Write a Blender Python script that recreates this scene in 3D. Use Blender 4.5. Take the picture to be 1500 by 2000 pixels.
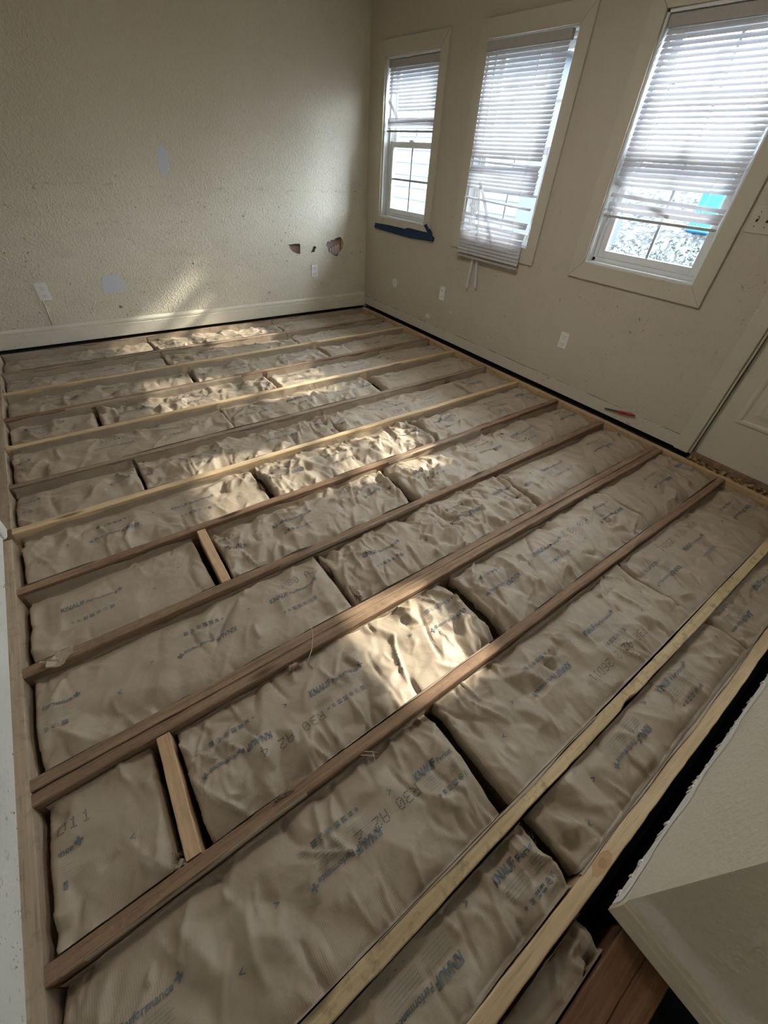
import bpy, bmesh, math, random
import numpy as np
from mathutils import Vector, Matrix
from mathutils.geometry import delaunay_2d_cdt

# ------------------------------------------------------------------ clear
for o in list(bpy.data.objects):
    bpy.data.objects.remove(o, do_unlink=True)
scene = bpy.context.scene
COL = scene.collection
random.seed(4)
RNG = np.random.default_rng(11)

# ------------------------------------------------------------------ camera
CAM = np.array([-2.99028, -4.33519, 1.38170])
ROT = np.array([[0.81038476, -0.58287178, 0.05947301],     # image right
                [-0.34711972, -0.55941318, -0.75270498],   # image down
                [0.47200048, 0.58933639, -0.6556662]])     # forward
FPX = 792.5                                                # focal length in pixels of the 1500 x 2000 frame
cd = bpy.data.cameras.new('camera')
cam = bpy.data.objects.new('camera', cd)
COL.objects.link(cam)
cd.sensor_fit = 'VERTICAL'
cd.sensor_height = 36.0
cd.lens = FPX / 2000.0 * 36.0
cd.clip_start = 0.02
cd.clip_end = 200
r, d, f = [Vector(v) for v in ROT]
cam.matrix_world = Matrix(((r.x, -d.x, -f.x, CAM[0]), (r.y, -d.y, -f.y, CAM[1]), (r.z, -d.z, -f.z, CAM[2]), (0, 0, 0, 1)))
scene.camera = cam

def ray(u, v):
    return ROT.T @ np.array([(u - 750) / FPX, (v - 1000) / FPX, 1.0])
def onz(u, v, z=0.0):
    q = ray(u, v); return CAM + q * ((z - CAM[2]) / q[2])
def onx(u, v, x=0.06):
    q = ray(u, v); return CAM + q * ((x - CAM[0]) / q[0])
def ony(u, v, y=0.187):
    q = ray(u, v); return CAM + q * ((y - CAM[1]) / q[1])

# ------------------------------------------------------------------ world, sun, exposure
SKY = 10.0
SUN = 4.3
w = bpy.data.worlds.new('hazy_sky'); scene.world = w
w.use_nodes = True
bg = w.node_tree.nodes['Background']
bg.inputs['Color'].default_value = (0.80, 0.90, 1.0, 1)
bg.inputs['Strength'].default_value = SKY
sl = bpy.data.lights.new('sun', 'SUN'); sl.energy = SUN; sl.angle = math.radians(1.3); sl.color = (1.0, 0.92, 0.78)
sun = bpy.data.objects.new('sun', sl); COL.objects.link(sun)
sun.location = (12, -3, 9)
sun.rotation_euler = Vector((-1, 0.17, -0.69)).to_track_quat('-Z', 'Y').to_euler()
scene.view_settings.view_transform = 'Standard'
scene.view_settings.look = 'None'
scene.view_settings.gamma = 1.0
scene.view_settings.use_curve_mapping = False
scene.view_settings.exposure = 1.48
try:
    scene.cycles.max_bounces = 10
    scene.cycles.diffuse_bounces = 6
    scene.cycles.transparent_max_bounces = 16
    scene.cycles.use_denoising = True
    scene.cycles.sample_clamp_indirect = 6
except Exception:
    pass

# ------------------------------------------------------------------ helpers: objects
def link(name, mesh, material=None, parent=None):
    o = bpy.data.objects.new(name, mesh); COL.objects.link(o)
    if material is not None and len(mesh.materials) == 0:
        mesh.materials.append(material)
    if parent is not None: o.parent = parent
    return o
def empty(name, loc=(0, 0, 0), rz=0.0):
    o = bpy.data.objects.new(name, None); COL.objects.link(o)
    o.location = loc; o.rotation_euler = (0, 0, rz); o.empty_display_size = 0.05
    return o
def tag(o, label=None, cat=None, group=None, kind=None):
    if label: o['label'] = label
    if cat: o['category'] = cat
    if group: o['group'] = group
    if kind: o['kind'] = kind
    return o
def to_mesh(name, bm, smooth=False):
    bmesh.ops.recalc_face_normals(bm, faces=bm.faces[:])
    me = bpy.data.meshes.new(name); bm.to_mesh(me); bm.free()
    if smooth:
        me.polygons.foreach_set('use_smooth', [True] * len(me.polygons))
    return me
def obj(name, bm, material, parent=None, smooth=False):
    return link(name, to_mesh(name, bm, smooth), material, parent)
def add_box(bm, lo, hi, bevel=0.0, mat=None):
    lo = Vector(lo); hi = Vector(hi)
    g = bmesh.ops.create_cube(bm, size=1.0)
    vs = g['verts']
    for v in vs:
        v.co = Vector((lo[i] + (v.co[i] + 0.5) * (hi[i] - lo[i]) for i in range(3)))
        if mat is not None: v.co = mat @ v.co
    if bevel > 0:
        es = list({e for v in vs for e in v.link_edges})
        bmesh.ops.bevel(bm, geom=es, offset=bevel, segments=1, affect='EDGES')
def box(name, lo, hi, material, parent=None, bevel=0.0):
    bm = bmesh.new(); add_box(bm, lo, hi, bevel)
    return obj(name, bm, material, parent)
def tube(bm, pts, rad, seg=6):
    pts = [Vector(p) for p in pts]; rings = []
    for i, p in enumerate(pts):
        t = (pts[min(i + 1, len(pts) - 1)] - pts[max(i - 1, 0)]).normalized()
        a = t.orthogonal().normalized(); b = t.cross(a)
        rr = rad[i] if isinstance(rad, (list, tuple)) else rad
        rings.append([bm.verts.new(p + (a * math.cos(2 * math.pi * k / seg) + b * math.sin(2 * math.pi * k / seg)) * rr) for k in range(seg)])
    for A, B in zip(rings, rings[1:]):
        for k in range(seg):
            bm.faces.new((A[k], A[(k + 1) % seg], B[(k + 1) % seg], B[k]))
    bm.faces.new(rings[0][::-1]); bm.faces.new(rings[-1])
def grid_mesh(name, V, smooth=True):
    """V: array (nu, nv, 3) -> mesh of quads"""
    nu, nv = V.shape[:2]
    idx = np.arange(nu * nv).reshape(nu, nv)
    F = np.stack([idx[:-1, :-1], idx[1:, :-1], idx[1:, 1:], idx[:-1, 1:]], -1).reshape(-1, 4)
    return raw_mesh(name, V.reshape(-1, 3), F, smooth)
def raw_mesh(name, V, F, smooth=True):
    me = bpy.data.meshes.new(name)
    V = np.asarray(V, dtype=np.float32); F = np.asarray(F, dtype=np.int32)
    n = F.shape[1]
    me.vertices.add(len(V)); me.vertices.foreach_set('co', V.ravel())
    me.loops.add(F.size); me.loops.foreach_set('vertex_index', F.ravel())
    me.polygons.add(len(F))
    me.polygons.foreach_set('loop_start', np.arange(0, F.size, n, dtype=np.int32))
    me.polygons.foreach_set('loop_total', np.full(len(F), n, dtype=np.int32))
    me.polygons.foreach_set('use_smooth', np.full(len(F), smooth))
    me.update(calc_edges=True); me.validate()
    return me

# ------------------------------------------------------------------ helpers: materials
class NT:
    def __init__(s, name):
        s.m = bpy.data.materials.new(name); s.m.use_nodes = True
        s.t = s.m.node_tree; s.p = s.t.nodes['Principled BSDF']; s.out = s.t.nodes['Material Output']
    def n(s, kind, **kw):
        nd = s.t.nodes.new(kind)
        for k, v in kw.items():
            if k.startswith('i_'):
                key = k[2:]
                key = int(key) if key.isdigit() else key.replace('_', ' ')
                s.put(nd.inputs[key], v)
            else: setattr(nd, k, v)
        return nd
    def put(s, sock, v):
        if isinstance(v, bpy.types.NodeSocket): s.t.links.new(v, sock)
        elif isinstance(v, bpy.types.Node): s.t.links.new(v.outputs[0], sock)
        else: sock.default_value = v
    def pos(s, scale=(1, 1, 1), kind='world', loc=(0, 0, 0)):
        src = s.n('ShaderNodeNewGeometry').outputs['Position'] if kind == 'world' else s.n('ShaderNodeTexCoord').outputs['Object']
        return s.n('ShaderNodeMapping', i_Vector=src, i_Scale=scale, i_Location=loc)
    def noise(s, vec, scale, detail=4, rough=0.55, dist=0.0):
        return s.n('ShaderNodeTexNoise', i_Vector=vec, i_Scale=scale, i_Detail=detail, i_Roughness=rough, i_Distortion=dist).outputs['Fac']
    def ramp(s, fac, stops):
        nd = s.n('ShaderNodeValToRGB', i_Fac=fac)
        cr = nd.color_ramp
        while len(cr.elements) < len(stops): cr.elements.new(0.5)
        for e, (p, c) in zip(cr.elements, stops):
            e.position = p; e.color = (*c, 1) if len(c) == 3 else c
        return nd.outputs['Color']
    def step(s, v, a, b):
        return s.n('ShaderNodeMapRange', i_Value=v, i_1=a, i_2=b).outputs[0]
    def mix(s, fac, a, b, mode='MIX'):
        nd = s.n('ShaderNodeMix', data_type='RGBA', blend_type=mode)
        s.put(nd.inputs[0], fac)
        for k, v in ((6, a), (7, b)):
            if isinstance(v, tuple) and len(v) == 3: v = (*v, 1)
            s.put(nd.inputs[k], v)
        return nd.outputs[2]
    def math(s, op, a, b=0.0, clamp=False):
        nd = s.n('ShaderNodeMath', operation=op); nd.use_clamp = clamp
        s.put(nd.inputs[0], a); s.put(nd.inputs[1], b)
        return nd.outputs[0]
    def bump(s, h, strength, dist=0.01, normal=None):
        nd = s.n('ShaderNodeBump', i_Height=h, i_Strength=strength, i_Distance=dist)
        if normal is not None: s.put(nd.inputs['Normal'], normal)
        return nd.outputs['Normal']
    def fin(s, color=None, rough=None, normal=None, spec=None):
        for k, v in (('Base Color', color), ('Roughness', rough), ('Normal', normal), ('Specular IOR Level', spec)):
            if v is None: continue
            if k == 'Base Color' and isinstance(v, tuple) and len(v) == 3: v = (*v, 1)
            s.put(s.p.inputs[k], v)
        return s.m
def plain(name, color, rough=0.6, spec=0.3, var=0.12, scale=30, bump=0.0):
    t = NT(name)
    v = t.pos()
    n = t.noise(v, scale, 5)
    c = t.mix(n, tuple(x * (1 - var) for x in color), tuple(min(1, x * (1 + var)) for x in color))
    nm = t.bump(n, bump, 0.004) if bump else None
    return t.fin(c, rough, nm, spec)

def wall_material(name, base, lines=(), dirt=1.0, ghost=None, peel=0.5):
    """painted drywall: orange-peel relief, scuffs and mould specks with shapes of their own"""
    t = NT(name)
    v = t.pos()
    big = t.noise(v, 1.3, 4)
    c = t.mix(big, tuple(x * 0.93 for x in base), tuple(min(1, x * 1.05) for x in base))
    z = t.n('ShaderNodeSeparateXYZ', i_Vector=v.outputs[0] if hasattr(v, 'outputs') else v).outputs[2]
    if ghost:                                           # strip where a baseboard once sat: other paint
        wob = t.math('MULTIPLY', t.noise(t.pos((3, 3, 0.1)), 1.0, 3), 0.012)
        g = t.math('GREATER_THAN', ghost[0], t.math('ADD', z, wob))
        c = t.mix(t.math('MULTIPLY', g, 0.35), c, ghost[1])
        ln = t.math('LESS_THAN', t.math('ABSOLUTE', t.math('SUBTRACT', t.math('ADD', z, wob), ghost[0])), 0.0022)
        c = t.mix(t.math('MULTIPLY', ln, t.step(t.noise(t.pos((9, 9, 1)), 1.0, 2), 0.4, 0.6)), c, (0.10, 0.085, 0.06))
    low = t.math('MULTIPLY', t.step(z, 1.35, 1.0), 1.0)
    sp = t.noise(t.pos((1, 1, 1)), 34, 3, 0.6, 0.6)
    cl = t.noise(t.pos((1, 1, 1.6)), 3.2, 3)
    speck = t.math('MULTIPLY', t.step(sp, 0.655, 0.70), t.step(cl, 0.42, 0.58))
    fine = t.math('MULTIPLY', t.step(t.noise(t.pos(), 95, 2, 0.5), 0.66, 0.72), t.step(cl, 0.38, 0.6))
    speck = t.math('MAXIMUM', speck, t.math('MULTIPLY', fine, 0.7))
    speck = t.math('MULTIPLY', t.math('MULTIPLY', speck, low), 0.85 * dirt, True)
    c = t.mix(speck, c, (0.13, 0.095, 0.06))
    smear = t.math('MULTIPLY', t.math('MULTIPLY', t.step(t.noise(t.pos((1, 1, 2.2), loc=(3, 1, 2)), 2.6, 5, 0.7), 0.5, 0.8), low), 0.35 * dirt, True)
    c = t.mix(smear, c, tuple(x * 0.62 for x in base))
    for zz, wd, x0, x1, amt in lines:                   # scuff lines left by furniture
        wz = t.math('ABSOLUTE', t.math('SUBTRACT', z, t.math('ADD', zz - 0.012, t.math('MULTIPLY', t.noise(v, 5, 3), 0.024))))
        band = t.step(wz, wd, wd * 0.25)
        sx = t.n('ShaderNodeSeparateXYZ', i_Vector=v.outputs[0]).outputs[0]
        rng = t.math('MULTIPLY', t.step(sx, x0, x0 + 0.3), t.step(sx, x1, x1 - 0.3))
        brk = t.step(t.noise(t.pos((14, 14, 40)), 1.0, 5, 0.75), 0.53, 0.66)
        c = t.mix(t.math('MULTIPLY', t.math('MULTIPLY', band, brk), t.math('MULTIPLY', rng, amt)), c, (0.16, 0.125, 0.085))
    h = t.math('ADD', t.noise(t.pos(), 85, 3, 0.5), t.math('MULTIPLY', t.step(t.noise(t.pos(), 48, 2), 0.5, 0.7), 0.6))
    return t.fin(c, 0.62, t.bump(h, peel, 0.006), 0.25)

def wood_material(name, dark, light, grain=1.0, stain=0.0, stain_col=(0.05, 0.04, 0.03), along='x'):
    t = NT(name)
    s = (2.2, 55, 55) if along == 'x' else (55, 2.2, 55) if along == 'y' else (55, 55, 2.2)
    rnd = t.n('ShaderNodeObjectInfo').outputs['Random']
    off = t.n('ShaderNodeCombineXYZ', i_0=t.math('MULTIPLY', rnd, 17.0), i_1=t.math('MULTIPLY', rnd, 9.0), i_2=rnd)
    base = t.n('ShaderNodeVectorMath', operation='ADD', i_0=t.n('ShaderNodeTexCoord').outputs['Object'], i_1=off)
    v = t.n('ShaderNodeMapping', i_Vector=base, i_Scale=s)
    g = t.noise(v, 1.0, 6, 0.6, 0.4)
    fine = t.noise(t.n('ShaderNodeMapping', i_Vector=base, i_Scale=tuple(k * 4 for k in s)), 1.0, 3, 0.6)
    c = t.ramp(g, [(0.25, dark), (0.5, tuple((a + b) / 2 for a, b in zip(dark, light))), (0.72, light)])
    c = t.mix(t.math('MULTIPLY', t.step(fine, 0.55, 0.75), 0.75 * grain), c, tuple(x * 0.40 for x in dark))
    blot = t.noise(t.n('ShaderNodeMapping', i_Vector=base, i_Scale=tuple(k ** 0.5 for k in s)), 1.2, 4, 0.6)
    c = t.mix(t.math('MULTIPLY', t.step(blot, 0.45, 0.75), 0.5), c, tuple(x * 0.62 for x in dark))
    kn = t.n('ShaderNodeTexVoronoi', i_Vector=t.n('ShaderNodeMapping', i_Vector=base, i_Scale=tuple(2.1 if k < 5 else 9.0 for k in s)), i_Scale=1.0, feature='F1')
    c = t.mix(t.step(kn.outputs['Distance'], 0.16, 0.08), c, tuple(x * 0.42 for x in dark))
    if stain:
        sn = t.noise(base, 26, 5, 0.68)
        c = t.mix(t.math('MULTIPLY', t.step(sn, 0.53, 0.66), stain), c, stain_col)
    return t.fin(c, 0.7, t.bump(t.math('ADD', g, fine), 0.35 * grain, 0.004), 0.2)

def paper_material():
    t = NT('kraft_paper')
    v = t.pos()
    rnd = t.n('ShaderNodeObjectInfo').outputs['Random']
    n1 = t.noise(v, 4, 5, 0.6)
    c = t.mix(n1, (0.277, 0.220, 0.157), (0.405, 0.331, 0.246))
    c = t.mix(t.math('MULTIPLY', rnd, 0.35), c, (0.355, 0.292, 0.228))
    fib = t.noise(t.pos((14, 90, 90)), 3.0, 4, 0.7)
    c = t.mix(t.math('MULTIPLY', t.step(fib, 0.5, 0.8), 0.22), c, (0.22, 0.155, 0.10))
    wv = t.n('ShaderNodeTexWave', i_Vector=v, i_Scale=62.0, i_Distortion=1.2, i_Detail=1.0, wave_type='BANDS', bands_direction='X').outputs['Fac']
    patch = t.step(t.noise(v, 3.1, 3), 0.50, 0.62)
    wp = t.n('ShaderNodeVectorMath', operation='ADD', i_0=v, i_1=t.n('ShaderNodeVectorMath', operation='SCALE', i_0=t.n('ShaderNodeTexNoise', i_Vector=v, i_Scale=7.0, i_Detail=2.0).outputs['Color'], i_Scale=0.10))
    vor = t.n('ShaderNodeTexVoronoi', i_Vector=wp, i_Scale=17.0, feature='F1').outputs['Distance']
    vor2 = t.n('ShaderNodeTexVoronoi', i_Vector=wp, i_Scale=38.0, feature='F1').outputs['Distance']
    cm = t.step(t.noise(t.pos(loc=(5, 2, 0)), 4.2, 3), 0.40, 0.62)
    crump = t.math('MULTIPLY', t.math('ADD', vor, t.math('MULTIPLY', vor2, 0.45)), t.math('MULTIPLY_ADD', cm, 2.2))
    h = t.math('ADD', t.math('MULTIPLY', t.math('MULTIPLY', wv, patch), 0.22), t.math('MULTIPLY', t.noise(v, 45, 4, 0.6), 1.0))
    return t.fin(c, 0.52, t.bump(h, 0.28, 0.004, t.bump(crump, 0.14, 0.010)), 0.35)

M = {}
M['wall'] = wall_material('cream_wall_paint', (0.62, 0.575, 0.468),
                          lines=((1.10, 0.016, -3.0, 0.0, 0.42), (0.86, 0.02, -2.9, -0.8, 0.30)), dirt=1.1)
M['wall_side'] = wall_material('shaded_cream_wall_paint', (0.505, 0.460, 0.378), dirt=0.75, ghost=(0.125, (0.60, 0.585, 0.53)), peel=0.22)  # same paint as the back wall, darkened to carry its backlit shade
M['wall_left'] = wall_material('chipped_white_paint', (0.70, 0.70, 0.64), dirt=1.3, peel=0.2)
M['wall_near'] = wall_material('cream_partition_paint', (0.58, 0.535, 0.43), dirt=0.2, peel=0.3)
M['ceiling'] = plain('ceiling_white', (0.72, 0.69, 0.62), 0.9, 0.1, 0.04)
M['base'] = wall_material('cream_trim_paint', (0.64, 0.60, 0.49), dirt=0.7, peel=0.05)
M['casing'] = wall_material('casing_paint', (0.53, 0.49, 0.40), dirt=0.45, peel=0.03)
M['near_trim'] = plain('aged_cream_trim', (0.50, 0.43, 0.31), 0.5, 0.3, 0.15, 40)
M['gypsum'] = plain('bare_gypsum', (0.66, 0.63, 0.57), 0.9, 0.1, 0.12, 60, 0.4)
M['spackle'] = plain('bluish_spackle', (0.56, 0.57, 0.63), 0.85, 0.1, 0.06, 60, 0.1)
M['spackle_w'] = plain('white_filler', (0.66, 0.64, 0.58), 0.85, 0.1, 0.06, 60, 0.1)
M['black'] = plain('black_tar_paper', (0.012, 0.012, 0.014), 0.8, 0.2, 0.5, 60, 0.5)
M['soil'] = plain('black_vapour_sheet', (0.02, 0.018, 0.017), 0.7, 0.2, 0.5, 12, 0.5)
M['cavity'] = plain('cavity_paper', (0.50, 0.41, 0.36), 0.9, 0.1, 0.15, 30, 0.4)
M['vinyl'] = plain('white_vinyl', (0.70, 0.72, 0.72), 0.4, 0.4, 0.04, 30)
M['rail'] = plain('shaded_rail_vinyl', (0.40, 0.385, 0.36), 0.5, 0.3, 0.1, 40)  # rail vinyl greyed so the colour holds its backlit shadow
M['muntin'] = plain('grey_muntin', (0.42, 0.45, 0.47), 0.5, 0.4, 0.04, 30)
M['plate'] = plain('white_plastic', (0.74, 0.73, 0.70), 0.35, 0.45, 0.03, 30)
M['slot'] = plain('dark_slot', (0.03, 0.028, 0.025), 0.6, 0.2)
M['tape'] = plain('blue_painters_tape', (0.010, 0.030, 0.078), 0.6, 0.25, 0.2, 90, 0.3)
M['red'] = plain('red_plastic', (0.30, 0.02, 0.02), 0.4, 0.4)
M['steel'] = plain('dark_steel', (0.05, 0.05, 0.055), 0.45, 0.5)
M['door'] = wall_material('door_paint', (0.56, 0.515, 0.43), dirt=0.4, peel=0.05)
M['paper'] = paper_material()
M['ink'] = plain('blue_grey_ink', (0.135, 0.150, 0.158), 0.6, 0.25, 0.35, 160)
M['ink_thin'] = plain('faint_ink', (0.215, 0.205, 0.185), 0.6, 0.25, 0.25, 160)
M['ink_dot'] = plain('black_ink', (0.085, 0.08, 0.08), 0.6, 0.25, 0.35, 160)
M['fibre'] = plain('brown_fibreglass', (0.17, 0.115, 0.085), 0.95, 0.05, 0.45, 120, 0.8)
M['twine'] = plain('pale_twine', (0.50, 0.40, 0.27), 0.9, 0.1, 0.15, 200)
M['ply'] = wood_material('subfloor_plywood', (0.33, 0.22, 0.12), (0.52, 0.38, 0.23))
_t = NT('rotten_sill_wood')
_n = _t.noise(_t.pos(), 38, 5, 0.7)
M['rot'] = _t.fin(_t.ramp(_n, [(0.36, (0.02, 0.016, 0.01)), (0.48, (0.16, 0.09, 0.035)), (0.56, (0.42, 0.30, 0.11)), (0.66, (0.50, 0.46, 0.34))]), 0.9, _t.bump(_n, 0.9, 0.01), 0.1)
W = {
 'pale': wood_material('pale_spruce', (0.47, 0.33, 0.185), (0.68, 0.52, 0.33), 0.6),
 'yellow': wood_material('stained_yellow_pine', (0.44, 0.32, 0.17), (0.66, 0.52, 0.32), 0.5, 0.55, (0.17, 0.125, 0.07)),
 'brown': wood_material('weathered_brown_fir', (0.168, 0.103, 0.062), (0.345, 0.235, 0.152), 1.0, 0.2),
 'red': wood_material('reddish_fir', (0.162, 0.094, 0.056), (0.33, 0.215, 0.137), 1.0, 0.2),
 'grey': wood_material('dusty_grey_fir', (0.20, 0.146, 0.105), (0.36, 0.272, 0.195), 0.9, 0.25),
 'rim': wood_material('rim_spruce', (0.42, 0.285, 0.16), (0.62, 0.455, 0.28), 0.7, 0.3, (0.16, 0.10, 0.06), 'y'),
 'beam': wood_material('dark_orange_beam', (0.11, 0.052, 0.026), (0.25, 0.13, 0.068), 1.0, 0.2),
 'plate': wood_material('left_plate_wood', (0.30, 0.22, 0.15), (0.47, 0.37, 0.26), 0.7, 0.35, (0.15, 0.11, 0.08), 'y'),
 'block': wood_material('blocking_pine', (0.42, 0.27, 0.155), (0.60, 0.42, 0.26), 0.8, 0.1, (0.16, 0.1, 0.06), 'y'),
}
def glass_material():
    t = NT('window_glass')
    t.t.nodes.remove(t.p)
    tr = t.n('ShaderNodeBsdfTransparent', i_Color=(0.93, 0.96, 0.97, 1))
    gl = t.n('ShaderNodeBsdfGlossy', i_Roughness=0.02)
    fr = t.n('ShaderNodeFresnel', i_IOR=1.2)
    mx = t.n('ShaderNodeMixShader', i_0=fr, i_1=tr, i_2=gl)
    t.t.links.new(mx.outputs[0], t.out.inputs[0])
    return t.m
M['glass'] = glass_material()
def slat_material():
    t = NT('blind_vinyl')
    t.t.nodes.remove(t.p)
    n = t.noise(t.pos(), 20, 3)
    c = t.mix(n, (0.50, 0.50, 0.525), (0.57, 0.57, 0.595))
    a = t.n('ShaderNodeBsdfDiffuse', i_Color=c)
    b = t.n('ShaderNodeBsdfTranslucent', i_Color=(0.62, 0.62, 0.68, 1))
    g = t.n('ShaderNodeBsdfGlossy', i_Roughness=0.35)
    m1 = t.n('ShaderNodeMixShader', i_0=0.10, i_1=a, i_2=b)
    m2 = t.n('ShaderNodeMixShader', i_0=0.03, i_1=m1, i_2=g)
    t.t.links.new(m2.outputs[0], t.out.inputs[0])
    return t.m
M['slat'] = slat_material()

# ------------------------------------------------------------------ the room shell
XW, YB = 0.06, 0.187            # window-wall face, back-wall face
XL = -3.552                     # left wall face
ZC = 2.52
JB = -0.24                      # underside of the joists
def struct(o, label=None):
    o['kind'] = 'structure'
    if label: o['label'] = label
    return o
def holed_wall(name, us, vs, holes, place, thick, material):
    """wall slab with rectangular holes; place(u, v, t) -> 3D, t = 0 at the face, 1 at the back"""
    us = sorted(set(us + [h[i] for h in holes for i in (0, 1)])); vs = sorted(set(vs + [h[i] for h in holes for i in (2, 3)]))
    solid = lambda i, j: (0 <= i < len(us) - 1 and 0 <= j < len(vs) - 1 and
                          not any(h[0] < (us[i] + us[i + 1]) / 2 < h[1] and h[2] < (vs[j] + vs[j + 1]) / 2 < h[3] for h in holes))
    bm = bmesh.new(); cache = {}
    def V(i, j, t):
        k = (i, j, t)
        if k not in cache: cache[k] = bm.verts.new(place(us[i], vs[j], t * thick))
        return cache[k]
    for i in range(len(us) - 1):
        for j in range(len(vs) - 1):
            if not solid(i, j): continue
            for t in (0, 1):
                bm.faces.new((V(i, j, t), V(i + 1, j, t), V(i + 1, j + 1, t), V(i, j + 1, t)))
            for di, dj, a, b in ((-1, 0, (i, j), (i, j + 1)), (1, 0, (i + 1, j), (i + 1, j + 1)), (0, -1, (i, j), (i + 1, j)), (0, 1, (i, j + 1), (i + 1, j + 1))):
                if not solid(i + di, j + dj):
                    bm.faces.new((V(*a, 0), V(*b, 0), V(*b, 1), V(*a, 1)))
    return struct(obj(name, bm, material))

WIN = [(-0.43, 0), (-1.655, 1), (-2.885, 2)]     # window centres along the wall
IH, OH = 0.362, 0.452                            # half widths: opening, casing
Z0, Z1 = 0.925, 2.045                            # opening sill and head
WT = 0.15                                        # window wall thickness
DY0, DY1, DZ1 = -4.60, -3.705, 2.03              # door opening
wall_window = holed_wall('wall_right', [-4.72, 0.60], [0.03, ZC],
    [(c - IH, c + IH, Z0, Z1) for c, _ in WIN] + [(DY0, DY1, 0.03, DZ1)], lambda u, v, t: (XW + t, u, v), WT, M['wall_side'])

# back wall with three punched holes
HOLES = [
 [(-0.888, 0.666), (-0.819, 0.671), (-0.76, 0.672), (-0.752, 0.658), (-0.759, 0.579), (-0.775, 0.578), (-0.819, 0.595), (-0.859, 0.618)],
 [(-0.602, 0.642), (-0.584, 0.646), (-0.565, 0.631), (-0.582, 0.614), (-0.59, 0.589), (-0.609, 0.586), (-0.635, 0.588), (-0.615, 0.615)],
 [(-0.455, 0.643), (-0.435, 0.678), (-0.401, 0.672), (-0.389, 0.696), (-0.344, 0.693), (-0.336, 0.709), (-0.271, 0.716), (-0.244, 0.696), (-0.228, 0.653), (-0.24, 0.613), (-0.28, 0.574), (-0.3, 0.558), (-0.304, 0.541), (-0.336, 0.539), (-0.382, 0.561), (-0.419, 0.585), (-0.429, 0.625)]]
def back_wall():
    bm = bmesh.new()
    outer = [(-5.2, 0.02), (XW, 0.02), (XW, ZC), (-5.2, ZC)]
    loops = []
    for L in [outer] + HOLES:
        vs = [bm.verts.new((x, YB, z)) for x, z in L]
        loops.append((vs, [bm.edges.new((vs[i], vs[(i + 1) % len(vs)])) for i in range(len(vs))]))
    bmesh.ops.triangle_fill(bm, edges=[e for _, es in loops for e in es], use_beauty=True, use_dissolve=False)
    for vs, es in loops:                          # thickness of the board around holes and at the rim
        bk = [bm.verts.new((v.co.x, YB + 0.013, v.co.z)) for v in vs]
        for i in range(len(vs)):
            j = (i + 1) % len(vs)
            bm.faces.new((vs[i], vs[j], bk[j], bk[i]))
    me = bpy.data.meshes.new('wall_back'); bmesh.ops.recalc_face_normals(bm, faces=bm.faces[:]); bm.to_mesh(me); bm.free()
    return struct(link('wall_back', me, M['wall']))
wall_back = back_wall()
box('stud_cavity', (-5.2, YB + 0.055, 0.0), (XW + WT, YB + 0.12, ZC), M['cavity'], wall_back)
# torn rims and crumbs of gypsum around each hole
for L in HOLES:
    bm = bmesh.new(); n = len(L); rnd = random.Random(n)
    cx = sum(p[0] for p in L) / n; cz = sum(p[1] for p in L) / n
    for i in range(n):
        (x0, z0), (x1, z1) = L[i], L[(i + 1) % n]
        k = 1.0 + rnd.uniform(0.02, 0.14); k2 = 1.0 + rnd.uniform(0.02, 0.14)
        a = [bm.verts.new(p) for p in ((x0, YB - 0.0015, z0), (x1, YB - 0.0015, z1), (cx + (x1 - cx) * k2, YB - 0.0005, cz + (z1 - cz) * k2), (cx + (x0 - cx) * k, YB - 0.0005, cz + (z0 - cz) * k))]
        bm.faces.new(a)
    obj('torn_rim', bm, M['gypsum'], wall_back)
bm = bmesh.new()
for i in range(5):
    add_box(bm, (-0.42 + 0.03 * i, YB + 0.03, 0.55), (-0.40 + 0.035 * i, YB + 0.05, 0.60 + 0.012 * i), 0.002)
obj('loose_board', bm, M['cavity'], wall_back)
box('stud', (-0.90, YB + 0.014, 0.02), (-0.862, YB + 0.055, ZC), W['block'], wall_back)
box('stud', (-0.25, YB + 0.014, 0.02), (-0.212, YB + 0.055, ZC), W['block'], wall_back)

# left wall (near part), alcove beyond it, rear room behind the camera
YL = -2.36
struct(box('wall_left', (XL - 0.12, -5.0, 0.012), (XL, YL, ZC), M['wall_left']))
struct(box('wall_alcove', (-5.2, YL - 0.12, JB), (-5.08, YB + 0.12, ZC), M['wall']))
struct(box('wall_alcove_side', (-5.08, YL - 0.12, JB), (XL - 0.12, YL, ZC), M['wall']))
trim = box('trim_1', (XL - 0.12, YL - 0.001, 0.004), (XL + 0.016, YL + 0.075, 0.10), M['wall_left'], None, 0.008); struct(trim)
struct(box('floor_alcove', (-5.08, YL, JB), (XL - 0.06, YB, -0.012), M['ply']))
# partition on the right of the camera
XP, YP = -2.388, -4.62
bm = bmesh.new()
add_box(bm, (XP, -8.6, 0.004), (XP + 0.12, YP, ZC))
add_box(bm, (XP + 0.12, YP - 0.11, 0.004), (XW + WT, YP, ZC))
struct(obj('wall_near', bm, M['wall_near']))
bm = bmesh.new()                                   # bare strip where the baseboard was pulled off
N = 60; rr = random.Random(3); top = []; bot = []
for i in range(N + 1):
    x = XP + 0.002 + (XW - XP - 0.004) * i / N
    bot.append(bm.verts.new((x, YP + 0.0015, 0.006 + rr.uniform(0, 0.007)))); top.append(bm.verts.new((x, YP + 0.0015, 0.062 + rr.uniform(-0.006, 0.004) + 0.008 * math.sin(i * 0.9))))
for i in range(N): bm.faces.new((bot[i], bot[i + 1], top[i + 1], top[i]))
obj('bare_gypsum_strip', bm, M['gypsum'], bpy.data.objects['wall_near'])
bm = bmesh.new(); rr = random.Random(8)
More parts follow.
